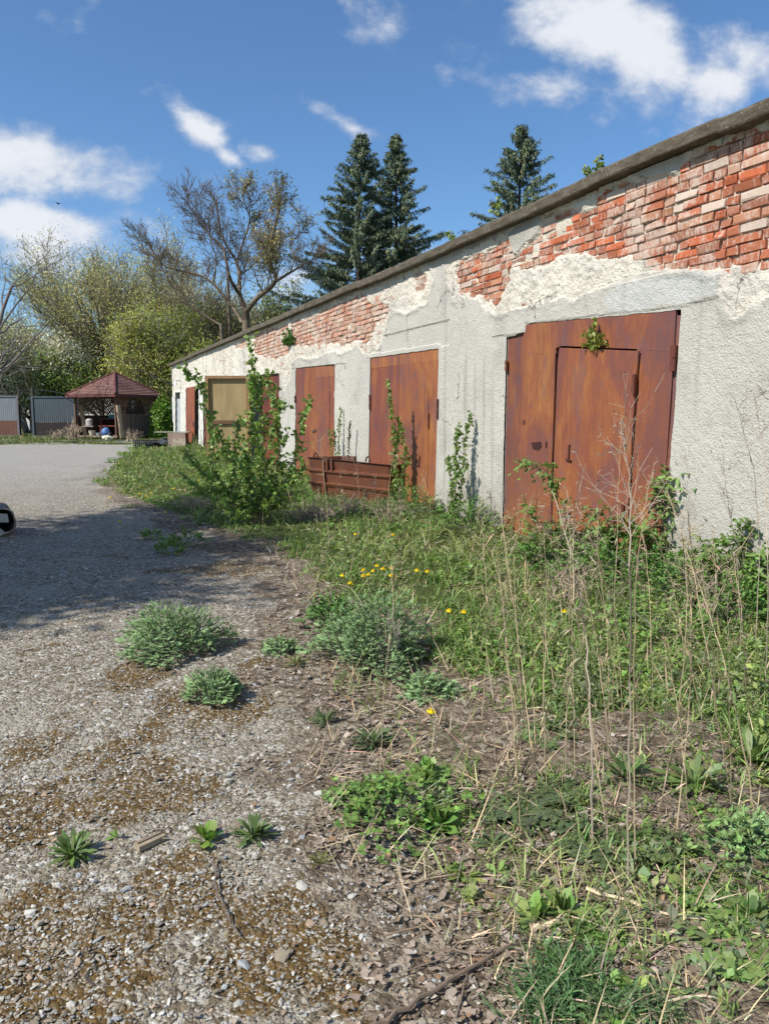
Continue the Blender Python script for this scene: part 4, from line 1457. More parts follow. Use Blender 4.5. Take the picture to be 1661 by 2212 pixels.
def gate(x0, x1, Y, yt, ym, yb, ctop, cbot, cfr, label, col_post=True):
    A, B_ = dp(x0, yb, Y), dp(x1, yb, Y)
    zb_ = float(G(A[0], A[1])) + .03
    zt_, zm = dp(x0, yt, Y)[2], dp(x0, ym, Y)[2]
    e = empty('metal_gate', (A[0], A[1], zb_ - .03), label=label, cat='gate', group='sheet metal gates')
    o = np.array(e.location)
    for nm, za, zb__, c in (('upper_sheet', zm, zt_, ctop), ('lower_sheet', zb_, zm - .004, cbot)):
        mb = MB()
        n = int((B_[0] - A[0]) / .1)
        xs = np.linspace(A[0] + .04, B_[0] - .04, n * 2 + 1)
        off = np.tile([0, .008], n + 1)[:len(xs)]
        V = np.concatenate([np.stack([xs, Y + off, np.full(len(xs), z)], 1) for z in (za, zb__)])
        k = np.arange(len(xs) - 1)
        mb.add(V, np.stack([k, k + 1, k + 1 + len(xs), k + len(xs)], 1), c)
        V2 = V + [0, .004, 0]
        mb.add(V2, np.stack([k + len(xs), k + 1 + len(xs), k + 1, k], 1), c)
        mb.build(nm, M_sheet, e, o)
    mb = MB()
    for xa in (A[0], B_[0]):
        mb.box((xa, Y - .01, (zb_ + zt_) / 2), (.1, .06, zt_ - zb_ + .06), None, cfr)
    for z in (zb_, zt_):
        mb.box(((A[0] + B_[0]) / 2, Y - .012, z), (B_[0] - A[0] - .1, .05, .06), None, cfr)
    mb.build('frame', M_paint, e, o)
    return e


gate(-75, 42, 38.5, 856, 908, 936, (.19, .205, .215), (.15, .07, .048), (.16, .15, .16), 'pale grey sheet metal gate with rusty lower strip, cut by the left edge')
gate(74, 173, 38, 857.5, 912, 938, (.07, .085, .095), (.035, .024, .022), (.085, .10, .115), 'dark blue-grey sheet metal gate beside the gazebo')
for x, Y in ((73, 38.3), (43.5, 38.8)):
    b = gr(x, 900, Y)
    small('gate_post', lambda mb: (mb.box(b + [0, 0, 1.18], (.07, .07, 2.4), None, (.035, .03, .028)), mb.box(b + [0, 0, 2.39], (.1, .1, .02), None, (.035, .03, .028))), b,
          'thin dark steel post at the left side of the dark gate' if x > 60 else 'thin dark steel post at the right end of the pale gate', 'post', M_metal, 'steel gate posts')


def cable(pts, r, label, n=18, col=(.02, .02, .02)):
    mb = MB()
    P = np.array(pts)
    tt = np.linspace(0, len(P) - 1, n)
    Q = np.stack([np.interp(tt, np.arange(len(P)), P[:, i]) for i in range(3)], 1)
    segs(mb, Q[:-1], Q[1:], r, r, 4, col)
    return tag(mb.build('cable', M_plastic, None, Q[0]), label, 'cable')


cable([dp(-60, 712, 40), dp(120, 702, 40), dp(300, 688, 40), dp(560, 655, 40)], .014, 'overhead cable stretched in front of the willow crowns')
cable([dp(140, 700, 36), dp(215, 748, 35.5), dp(300, 797, 35), dp(376, 832, wp(376, 832)[0] * WU[1] + WF[1])], .013, 'dark cable dropping to the far corner of the garage')
cable([dp(-75, 853, 38.6), dp(20, 848, 38.6), dp(73, 841, 38.3)], .018, 'wire stretched above the pale gate')
cable([dp(73, 840, 38.3), dp(110, 845, 38), dp(172, 857, 37.6)], .018, 'sagging rod from the steel post down to the gazebo side')
# pale wall far behind the gates
pw = MB()
for xa, xb, Yw in ((-200, 350, 56),):
    A, B_ = gr(xa, 900, Yw), gr(xb, 900, Yw)
    pw.box(((A[0] + B_[0]) / 2, Yw, A[2] + 1.3), (B_[0] - A[0], .3, 2.7), None, (.62, .61, .58))
    pw.box(((A[0] + B_[0]) / 2, Yw, A[2] + 2.7), (B_[0] - A[0], .42, .1), None, (.4, .4, .4))
tag(pw.build('boundary_wall', M_plaster, None, gr(0, 900, 56)), 'long pale wall seen through the gap between the gates', 'wall')

# ------------------------------------------------------------------ rusty trough and yard things
def tdir(x0, x1, Y0, drop_to=None):
    return None


tr = empty('steel_trough', gr(775, 900, 11.9), label='rusty ribbed steel trough with loop handles on its rim, before the two middle doors', cat='trough')
to = np.array(tr.location)
A_ = gr(666, 900, 12.95)
B_ = gr(700, 900, 12.55)
C_ = gr(840, 900, 11.3)
zt_ = dp(700, 990, 12.55)[2]
zb_ = float(G(B_[0], B_[1])) - .05
hT = zt_ - zb_
dBC = nrm((C_ - B_) * [1, 1, 0])
dep = np.array([-dBC[1], dBC[0], 0])
dep = dep if dep[0] > 0 else -dep
DW = .85
outl = [A_, B_, C_, C_ + dep * DW, B_ + dep * (DW + .1), A_ + dep * DW * .8 + dBC * -.0]
outl = [np.array([p[0], p[1], 0]) for p in outl]
cen = np.mean(outl, 0)
# profile: (height fraction, outward offset)
pr = [(0, -.10), (.06, -.06), (.30, -.03), (.36, .0), (.40, .012), (.43, -.03), (.62, -.012), (.68, .02), (.71, .022), (.74, -.025), (.78, -.02), (.985, .0), (1, .03), (1, -.015), (.97, -.03), (.1, -.13)]
mb = MB()
n = len(outl)
rings = []
for f, o in pr:
    rg = []
    for i, p in enumerate(outl):
        prv, nxt = outl[i - 1], outl[(i + 1) % n]
        e1, e2 = nrm(p - prv), nrm(nxt - p)
        n1_, n2_ = np.array([e1[1], -e1[0], 0]), np.array([e2[1], -e2[0], 0])
        if np.dot(n1_, p - cen) < 0:
            n1_ = -n1_
        if np.dot(n2_, p - cen) < 0:
            n2_ = -n2_
        nn_ = nrm(n1_ + n2_)
        rg.append(p + nn_ * o / max(np.dot(nn_, n1_), .5) + [0, 0, zb_ + hT * f - (.03 if i in (2, 3) and f > .9 else 0)])
    rings.append(rg)
k = np.arange(n)
V = np.array(rings).reshape(-1, 3)
F = np.concatenate([np.stack([k + i * n, (k + 1) % n + i * n, (k + 1) % n + (i + 1) * n, k + (i + 1) * n], 1) for i in range(len(pr) - 1)])
mb.add(V, F, (.5, .48, .52))
mb.add(V[-n:], [list(range(n))], (.3, .3, .3))
shell = mb.build('body', M_rust, tr, to)
mb = MB()
for f in (.0,):
    P = B_ + dBC * .0
    mb.box([P[0], P[1], zb_ + hT * .48], (.06, .06, hT * .93), [[dBC[0], dep[0], 0], [dBC[1], dep[1], 0], [0, 0, 1]], (.5, .5, .55))
mb.build('corner_post', M_rust, tr, to)
for f in (.26, .34):
    mb = MB()
    P = B_ + (C_ - B_) * (f - .2) - dep * .012
    mb.box([P[0], P[1], zt_ - .09], (.05, .04, .17), [[dBC[0], dep[0], 0], [dBC[1], dep[1], 0], [0, 0, 1]], (.55, .5, .55))
    mb.build('bracket', M_rust, tr, to)
for px_ in (680, 803):
    f = (px_ - 668) / 184
    P = (A_ + (C_ - A_) * f)
    P = np.array([P[0], P[1], zt_ + .012 - .02 * f]) + dep * .05
    a = np.linspace(-.2, math.pi + .2, 12)
    mb = MB()
    tube(mb, [P + dBC * .05 * math.cos(t_) + [0, 0, .065 * math.sin(t_)] for t_ in a], .012, 8, (.3, .25, .25))
    mb.build('loop_handle', M_rust, tr, to)

# round-edged scrap tub at the left edge with a plank across it
sb = gp(4, 1158)
Ys = sb[1]
tub = empty('scrap_tub', sb, label='dark round-edged steel tub lying on its side at the left edge of the gravel', cat='scrap tub')


def tp(x, y, d=0.0):
    return dp(x, y, Ys + d)


ring = []
for i in range(28):
    a = 2 * math.pi * i / 28
    cx_, cy_ = 2, 1125
    ex = math.copysign(abs(math.cos(a)) ** .6, math.cos(a)) * 31
    ey = math.copysign(abs(math.sin(a)) ** .65, math.sin(a)) * 26
    ring.append(tp(cx_ + ex - (2 if ey < 0 else -1), cy_ + ey))
ring = np.array(ring)
c0 = ring.mean(0)
back = np.array([-.25, .42, .03])
mb = MB()
Vt = np.vstack([ring, ring + back, c0 + (ring - c0) * .9 + back, c0 + (ring - c0) * .93 + [.0, .01, 0]])
k = np.arange(28)
F = np.concatenate([np.stack([k + i * 28, (k + 1) % 28 + i * 28, (k + 1) % 28 + ((i + 1) % 4) * 28, k + ((i + 1) % 4) * 28], 1) for i in (0, 1, 2, 3)])
mb.add(Vt, F, (.05, .042, .04))
mb.add(c0 + (ring - c0) * .9 + back * .95, [list(range(28))], (.02, .02, .022))
mb.build('shell', M_metal, tub, sb)
mb = MB()
tube(mb, np.vstack([ring, ring[:1]]), .011, 6, (.22, .17, .13), caps=False)
mb.build('rim', M_paint, tub, sb)
mb = MB()
mb.prism([tp(-55, 1107, -.12), tp(17, 1110, -.05), tp(20, 1128.5, -.05), tp(-55, 1128, -.12)], [tp(-55, 1107, .2), tp(17, 1110, .1), tp(20, 1128.5, .1), tp(-55, 1128, .2)], (.40, .35, .29))
tag(mb.build('plank', M_wood, None, sb), 'pale plank end lying across the dark tub at the left edge', 'plank')
mb = MB()
mb.prism([tp(-40, 1138, -.10), tp(-2, 1138, -.10), tp(14, 1152, -.08), tp(0, 1158, -.08), tp(-40, 1157, -.10)], [tp(-40, 1138, .0), tp(-2, 1138, .0), tp(14, 1152, .02), tp(0, 1158, .02), tp(-40, 1157, .0)], (.34, .32, .29))
mb.build('foot', M_paint, tub, sb)

# crates and junk by the far corner
for x0, x1, y0, y1, Y, cl, lb in ((291, 318, 938, 955, 27.2, (.03, .03, .03), 'black plastic crate, nearest the gazebo boards'),
                                  (319, 336, 938, 954, 27.6, (.035, .037, .04), 'black plastic crate beside the junk heap'),):
    p0, p1 = dp(x0, y1, Y), dp(x1, y1, Y)
    z0 = float(G(p0[0], p0[1]))
    wd_, ht_ = p1[0] - p0[0], dp(x0, y0, Y)[2] - p1[2]
    b = np.array([(p0[0] + p1[0]) / 2, Y, z0])

    def crate(mb, b=b, wd_=wd_, ht_=ht_, cl=cl):
        for sy in (-.15, .15):
            for z in np.linspace(.02, ht_ - .02, 4):
                mb.box(b + [0, sy, z], (wd_, .015, .03 if z < ht_ - .03 else .045), None, cl)
            for xx in np.linspace(-wd_ / 2 + .012, wd_ / 2 - .012, 7):
                mb.box(b + [xx, sy * .985, ht_ / 2], (.02, .012, ht_ - .002), None, cl)
        for sx in (-1, 1):
            for z in np.linspace(.02, ht_ - .02, 4):
                mb.box(b + [sx * wd_ / 2, 0, z], (.015, .27, .03), None, cl)
        mb.box(b + [0, 0, .012], (wd_ - .03, .27, .012), None, cl)
    small('crate', crate, b, lb, 'crate', M_plastic, 'black crates by the garage corner')
b = gr(346, 900, 27.8)
small('tarpaulin', lambda mb: blobmesh(mb, b, (.48, .3, .13), (.05, .055, .06), 31, n=26, m_=14, amp=.8), b, 'crumpled dark grey tarpaulin between the crates and the pale slab', 'tarpaulin', M_plastic)
p0, p1 = dp(346, 931.5, 28.2), dp(404, 933, 27.2)
b = gr(376, 900, 27.7)
mb = MB()
mb.box([(p0[0] + p1[0]) / 2, 27.7, p0[2] - .02], (p1[0] - p0[0], .5, .03), None, (.34, .31, .26))
slab = mb.build('worktop', M_plaster, None, b)
tag(slab, 'thin pale slab laid across a pinkish block at the far garage corner', 'slab')
mb = MB()
hb_ = p0[2] - .047 - b[2]
mb.box(b + [.14, -.02, hb_ / 2 - .02], (.62, .45, hb_ + .03), None, (.30, .215, .17))
tag(mb.build('block', M_brick, None, b), 'pinkish brick block under the thin pale slab', 'block')
s_, z_ = wp(374, 880)
mb = MB()
mb.prism([W(s_ - .02, -.05, z_ - .6), W(s_ + .55, -.05, z_ - .6), W(s_ + .55, -.05, z_ + .45), W(s_ - .02, -.05, z_ + .45)],
         [W(s_ - .02, -.6, z_ - .6), W(s_ + .55, -.6, z_ - .6), W(s_ + .55, -.6, z_ + .45), W(s_ - .02, -.6, z_ + .45)], (.50, .52, .53))
mb.build('meter_box', M_paint, garage, GO)
# wood offcut in the gravel
b = gp(325, 1826)
d_ = nrm(gp(352, 1812) - gp(300, 1836))
sd_ = np.array([-d_[1], d_[0], 0])
mb = MB()
R_ = np.stack([d_, sd_, np.cross(d_, sd_)], 1)
Lw = np.linalg.norm(gp(354, 1810) - gp(300, 1838))
mb.box(b + [0, 0, .014], (Lw, .038, .02), R_, (.30, .24, .165))
mb.box(b + [0, 0, .0265] + sd_ * .006, (Lw * .9, .012, .006), R_, (.22, .17, .12))
tag(mb.build('wood_offcut', M_wood, None, b), 'small weathered wood offcut lying in dead leaves on the gravel', 'wood')
# bird
b = dp(127, 441, 60)
mb = MB()
blobmesh(mb, b, (.12, .07, .05), (.02, .02, .02), 3, amp=.1)
mb.add([b + [0, 0, .04], b + [.03, .1, .04], b + [-.1, .28, .14], b + [-.08, .05, .05], b + [.03, -.1, .04], b + [-.1, -.28, .14], b + [-.08, -.05, .05]], [[0, 1, 2, 3], [0, 6, 5, 4]], (.02, .02, .02))
mb.add([b + [.1, 0, .05], b + [.24, .03, .05], b + [.24, -.03, .05]], [[0, 1, 2]], (.02, .02, .02))
tag(mb.build('bird', M_plastic, None, b), 'small dark bird flying high at the left', 'bird')


# ------------------------------------------------------------------ plants
def perp(D):
    D = nrm(np.asarray(D, float))
    a = np.where(np.abs(D[:, 2:3]) > .95, [[1.0, 0, 0]], [[0, 0, 1.0]])
    s = nrm(np.cross(D, a))
    return s, np.cross(s, D)


def feather(mb, B, D, L, col, lobes=4, lw=.16, lobelen=.38, bend=.25, main='lance', mw=.10, var=.18, sweep=.75, roll=None, k=2):
    """leaves with side lobes or leaflets on both sides and one at the tip"""
    B, D = np.asarray(B, float), nrm(np.asarray(D, float))
    n = len(B)
    L = np.broadcast_to(np.asarray(L, float), (n,))
    c = np.asarray(col, float)
    if c.ndim == 1:
        c = np.tile(c, (n, 1))
    c = (c * (1 + var * rng.normal(0, 1, (n, 1)))).clip(.01, .9)
    rl = rng.normal(0, .45, n) if roll is None else roll
    leaves(mb, B, D, L, L * mw, bend, main, k, c, .05, roll=rl)
    s, nn = perp(D)
    s2 = s * np.cos(rl)[:, None] + nn * np.sin(rl)[:, None]
    for j in range(lobes):
        t = .22 + .66 * j / max(lobes - 1, 1)
        for sg_ in (-1, 1):
            tt = t + rng.normal(0, .02, n)
            P = B + D * (L * tt)[:, None] + np.array([0, 0, -1.0]) * (bend * L * tt * tt)[:, None]
            dl = D * sweep + s2 * sg_ + rng.normal(0, .12, (n, 3))
            ll = L * lobelen * (1.15 - .6 * abs(t - .45) / .5) * rng.uniform(.8, 1.2, n)
            leaves(mb, P, dl, ll, L * lw, .15, 'oval', 1 if k == 1 else 2, c, .08, roll=rl + sg_ * .2)


def foot(x, y):
    return gp(x, y)


WG = (.225, .325, .15)


def wormwood(base, R, H, n, label, col=WG, group='grey-green wormwood bushes', cat='wormwood', name='wormwood_bush', L=(.05, .09), lobes=4, lw=.13, dead=0, tilt=.7):
    e = empty(name, base, label=label, cat=cat, group=group)
    mb, st_ = MB(), MB()
    a = rng.uniform(0, 2 * math.pi, n)
    rr = np.sqrt(rng.random(n))
    hz = H * (1 - rr ** 2.2 * .8) * rng.uniform(.35, 1.0, n)
    lump_ = 1 + .26 * np.sin(a * 3 + base[0] * 9) + .16 * np.sin(a * 7 + base[1] * 5) + .08 * rng.normal(0, 1, n)
    hz = hz * (1 + .35 * np.sin(a * 2 + base[1] * 7) * rr)
    P = np.stack([np.cos(a) * rr * R * lump_, np.sin(a) * rr * R * lump_, hz], 1) * rng.uniform(.85, 1.05, (n, 1))
    D = P * [1.2, 1.2, .5] + rng.normal(0, .25, (n, 3)) * R + [0, 0, H * tilt]
    c = np.tile(np.asarray(col, float), (n, 1)) * (1 + .10 * rng.normal(0, 1, (n, 1)))
    feather(mb, P, D, rng.uniform(*L, n), c, lobes=lobes, lw=lw)
    m_ = max(10, n // 9)
    segs(st_, np.zeros((m_, 3)) + rng.normal(0, R * .08, (m_, 3)) * [1, 1, 0], P[:m_], .003, .0015, 3, (.25, .27, .18))
    if dead:
        q = rng.uniform(-.3, .3, dead)
        B0 = np.stack([rng.normal(R * .35, R * .12, dead), -rng.uniform(.2, .6, dead) * R, np.full(dead, .0)], 1)
        T0 = B0 + np.stack([q * .5 * R, rng.uniform(-.3, .2, dead) * R, H * rng.uniform(.45, .95, dead)], 1)
        segs(st_, B0, T0, .0035, .0015, 3, (.36, .30, .25))
    st_.build('stems', M_stalk, e)
    mb.build('foliage', M_leaf_matte, e)
    return e


def wall_o(x, y):
    return (x - WF[0]) * WN[0] + (y - WF[1]) * WN[1]


def wfoot(x, o=.2):                     # ground point o metres in front of the wall, in pixel column x
    s_, _ = wp(x, 1050, o)
    P = W(s_, o, 0)
    return np.array([P[0], P[1], float(G(P[0], P[1]))])


def px_size(P, px):                     # metres for that many pixels at the depth of P
    return px / FPX * np.linalg.norm(np.asarray(P) - CAM)


for x, y, wpx, hpx, n, lb, dd in ((372, 1405, 205, 95, 720, 'widest of the grey-green wormwood bushes, standing alone on the gravel', 0),
                                  (466, 1510, 100, 62, 230, 'small grey-green wormwood tuft on the gravel below the widest bush', 0),
                                  (806, 1430, 240, 150, 900, 'tall grey-green wormwood bush with dead stems in front, at the edge of the weeds', 26),
                                  (604, 1408, 72, 30, 80, 'thin grey-green wormwood tuft between the two big bushes', 0),
                                  (925, 1500, 100, 40, 150, 'low wormwood spreading right of the tall wormwood bush', 0),
                                  (1640, 1840, 90, 60, 120, 'wormwood tuft cut by the right edge', 0)):
    b = foot(x, y)
    wormwood(b, px_size(b, wpx) / 2 * .93, px_size(b, hpx) * .98, int(n * 2.6), lb, dead=dd, L=(.032, .06), lobes=5, lw=.14, tilt=.5)
# brighter mugwort and leafy clumps
for x, y, wpx, hpx, n, lb, cl in ((862, 1765, 260, 85, 330, 'wide bright green mugwort clump in the foreground, mixed with round leaves', (.15, .25, .06)),
                                  (715, 1350, 90, 55, 130, 'deep green leafy clump touching the tall wormwood bush', (.10, .19, .055)),
                                  (795, 1740, 120, 50, 120, 'feathery green clump at the left end of the foreground mugwort', (.15, .25, .08)),
                                  (368, 1196, 46, 22, 60, 'left one of the small bright green tufts on the shaded gravel', (.16, .25, .05)),
                                  (405, 1176, 70, 30, 70, 'right one of the small bright green tufts on the shaded gravel', (.14, .23, .06)),
                                  (328, 1165, 30, 16, 40, 'tiny bright green tuft farthest left on the shaded gravel', (.16, .25, .05)),
                                  (1330, 1260, 260, 90, 420, 'deep green leafy clump crowding the foot of the widest door', (.10, .20, .045)),
                                  (1200, 1215, 180, 85, 330, 'leafy clump under the stepped side of the widest door', (.11, .21, .05)),
                                  (1470, 1290, 200, 95, 320, 'leafy clump below the right jamb of the widest door', (.10, .20, .05)),
                                  (1010, 1140, 150, 75, 260, 'leafy clump at the wall between the two nearest doors', (.12, .22, .055)),
                                  (880, 1110, 150, 60, 260, 'leafy clump hiding the foot of the second nearest door', (.11, .20, .05)),
                                  (1420, 1370, 260, 70, 260, 'round leaved green clump in front of the widest door', (.14, .25, .06)),
                                  (1600, 1350, 160, 90, 260, 'leafy clump by the wall at the right edge', (.12, .22, .05)),
                                  (1590, 1850, 170, 80, 170, 'pale round leaved clump at the right edge of the foreground', (.19, .29, .10))):
    b = foot(x, y)
    if wall_o(b[0], b[1]) < .3:
        b = wfoot(x, .35)
    sc0 = px_size(b, 1)
    round_ = 'round' in lb
    wormwood(b, wpx * sc0 / 2, hpx * sc0, n, lb, cl, 'green leafy clumps in the weeds', 'weed clump', 'leafy_clump',
             L=(.07, .12) if not round_ else (.04, .07), lobes=3 if not round_ else 1, lw=.22 if not round_ else .5)


def rosette(base, R, n, label, col, kind='lance', group='leaf rosettes on the ground', up=.35, cat='rosette weed'):
    mb = MB()
    a = rng.uniform(0, 2 * math.pi, n) + 0
    el = rng.uniform(.05, 1.0, n) ** 1.3 * up * 2.2
    D = np.stack([np.cos(a), np.sin(a), np.tan(np.clip(el + .22, 0, 1.35))], 1)
    L = R * rng.uniform(.65, 1.1, n)
    B = np.zeros((n, 3)) + rng.normal(0, .006, (n, 3)) * [1, 1, 0] + [0, 0, .008]
    if kind == 'jag':
        feather(mb, B, D, L, col, lobes=4, lw=.15, lobelen=.2, bend=.2, main='spoon', mw=.13, sweep=.1, roll=rng.normal(0, .2, n))
    elif kind == 'broad':
        leaves(mb, B, D, L, L * .36, .2, 'spoon', 4, col, .15, roll=rng.normal(0, .25, n))
    else:
        leaves(mb, B, D, L, L * .15, .22, 'spoon', 4, col, .18, roll=rng.normal(0, .3, n))
    mb.V[-1][:, 2] = mb.V[-1][:, 2]
    o = mb.build('rosette_weed', M_leaf, None, (0, 0, 0))
    o.location = base
    return tag(o, label, cat, group)


RO_ = [(157, 1850, 56, 46, 'lance', (.13, .19, .06), 'dense narrow-leaved rosette alone at the left of the foreground gravel'),
       (548, 1812, 52, 44, 'lance', (.12, .17, .06), 'darker narrow-leaved rosette right of the upright broad-leaved weed'),
       (447, 1822, 52, 12, 'broad', (.20, .31, .07), 'upright broad-leaved bright weed between the offcut and a dark rosette'),
       (252, 1812, 22, 6, 'broad', (.20, .31, .07), 'tiny three-leaved weed near the wood offcut'),
       (806, 1610, 58, 36, 'lance', (.11, .15, .07), 'dull narrow-leaved rosette below the tall wormwood bush'),
       (1003, 1900, 44, 9, 'broad', (.24, .33, .09), 'pale upright five-leaved weed in the dead leaves'),
       (1150, 1985, 60, 13, 'broad', (.23, .32, .09), 'pale broad-leaved weed at the lower middle of the litter'),
       (1215, 1975, 60, 15, 'broad', (.19, .29, .08), 'round-leaved weed right beside the pale broad-leaved one'),
       (925, 1690, 70, 20, 'broad', (.17, .27, .07), 'round-leaved weed growing on top of the foreground mugwort clump'),
       (950, 1790, 60, 22, 'broad', (.16, .26, .06), 'round-leaved weed at the right foot of the foreground mugwort clump'),
       (1120, 1760, 95, 24, 'jag', (.115, .15, .07), 'large flat dull dandelion rosette between the dry stalks'),
       (1215, 1720, 80, 20, 'jag', (.12, .17, .07), 'flat dandelion rosette right of the largest dull one'),
       (1270, 1830, 95, 22, 'jag', (.11, .15, .065), 'flat dark dandelion rosette under the thick stalks'),
       (1400, 1840, 100, 24, 'jag', (.12, .165, .06), 'wide dandelion rosette right of the thick stalks'),
       (1545, 1960, 85, 22, 'jag', (.16, .25, .07), 'bright jagged rosette at the lower right'),
       (1590, 2070, 110, 22, 'jag', (.17, .25, .075), 'large spreading jagged rosette in the lower right corner'),
       (1060, 1830, 50, 14, 'lance', (.10, .14, .06), 'small dull rosette left of the thick stalks'),
       (1350, 1690, 80, 26, 'lance', (.13, .19, .07), 'narrow-leaved rosette among the dry stalks'),
       (1500, 1700, 90, 26, 'lance', (.15, .22, .07), 'narrow-leaved bright rosette right of the dry stalks'),
       (1620, 1650, 90, 24, 'lance', (.16, .24, .07), 'long-leaved rosette at the right edge'),
       (1180, 1600, 70, 22, 'jag', (.13, .19, .07), 'jagged rosette in the thin grass above the dull rosettes'),
       (705, 1560, 44, 20, 'lance', (.10, .14, .06), 'small dark rosette on the moss edge'),
       (640, 1440, 36, 20, 'lance', (.18, .19, .06), 'small yellowish rosette on the moss right of the small tuft'),
       (690, 1870, 34, 14, 'lance', (.16, .15, .05), 'small brownish rosette on the foreground gravel'),
       (1620, 1990, 60, 16, 'broad', (.17, .27, .09), 'round-leaved weed at the right edge of the foreground')]
for x, y, rpx, n, kd, cl, lb in RO_:
    b = foot(x, y)
    rosette(b, px_size(b, rpx), int(n * 1.5), lb, cl, kd, up=.55 if kd == 'broad' else (.12 if kd == 'jag' else .42))


# dandelions in flower
def dandelion(x, y, label, hgt=.12, group=None):
    b = foot(x, y + 0)
    b = foot(x, y + hgt / px_size(b, 1) * .9)
    sc0 = 1.0
    e = empty('dandelion', b, label=label, cat='dandelion', group=group)
    st_, fl_ = MB(), MB()
    top = np.array([rng.normal(0, .01), rng.normal(0, .01), hgt])
    tube(st_, [(0, 0, 0), top * .5 + [.004, 0, 0], top], .0025, 5, (.22, .28, .09))
    n = 34
    a = rng.uniform(0, 2 * math.pi, n)
    el = rng.uniform(.1, 1.5, n)
    D = np.stack([np.cos(a) * np.cos(el), np.sin(a) * np.cos(el), np.sin(el)], 1)
    leaves(fl_, np.tile(top, (n, 1)), D, .026, .011, .1, 'blade', 1, (.88, .66, .02), .08)
    lathe(fl_, top + [0, 0, -.001], [(0, -.004), (.008, -.003), (.017, .003), (.013, .011), (0, .014)], (.88, .64, .02), 9)
    st_.build('stem', M_leaf, e)
    fl_.build('flower_head', M_petal, e)


for i, (x, y) in enumerate([(742, 1248), (752, 1265), (787, 1237), (797, 1247), (808, 1240), (814, 1228), (829, 1234), (842, 1233), (838, 1249), (785, 1250), (905, 1238), (920, 1240)]):
    dandelion(x, y, 'yellow dandelion, ' + ['farthest left of the dense cluster', 'lowest left of the dense cluster', 'third from left in the dense cluster', 'lower of the two touching in the dense cluster', 'fifth from left in the dense cluster', 'topmost of the dense cluster', 'just right of the topmost in the dense cluster', 'farthest right of the dense cluster', 'lower right in the dense cluster', 'lower middle of the dense cluster', 'left of the pair right of the cluster', 'right of the pair right of the cluster'][i], group='clustered dandelions')
for x, y, lb in ((895, 1328, 'yellow dandelion just right of the tall wormwood bush'), (970, 1326, 'yellow dandelion, left of two beside the dry stalks'), (999, 1327, 'yellow dandelion, right of two beside the dry stalks'),
                 (1221, 1327, 'yellow dandelion alone among the dry stalks'), (932, 1547, 'low yellow dandelion on the litter under the wormwood'), (710, 1100, 'yellow dandelion in front of the trough'),
                 (770, 1158, 'yellow dandelion in the grass right below the trough'), (850, 1160, 'yellow dandelion below the second nearest door')):
    dandelion(x, y, lb, .11, 'scattered dandelions')
for x, y, lb in ((242, 1078, 'leftmost, at the gravel edge'), (300, 1070, 'second from the gravel edge'), (320, 1075, 'lower of two close together'), (328, 1068, 'upper of two close together'),
                 (378, 1058, 'alone above the dry heap'), (412, 1043, 'left of the far pair'), (430, 1040, 'right of the far pair'), (262, 1130, 'lowest one near the shade'), (360, 1110, 'before the dry grass heap'), (395, 1085, 'on the dry grass heap')):
    dandelion(x, y, 'yellow dandelion left of the big sapling, ' + lb, .10, 'dandelions left of the sapling')


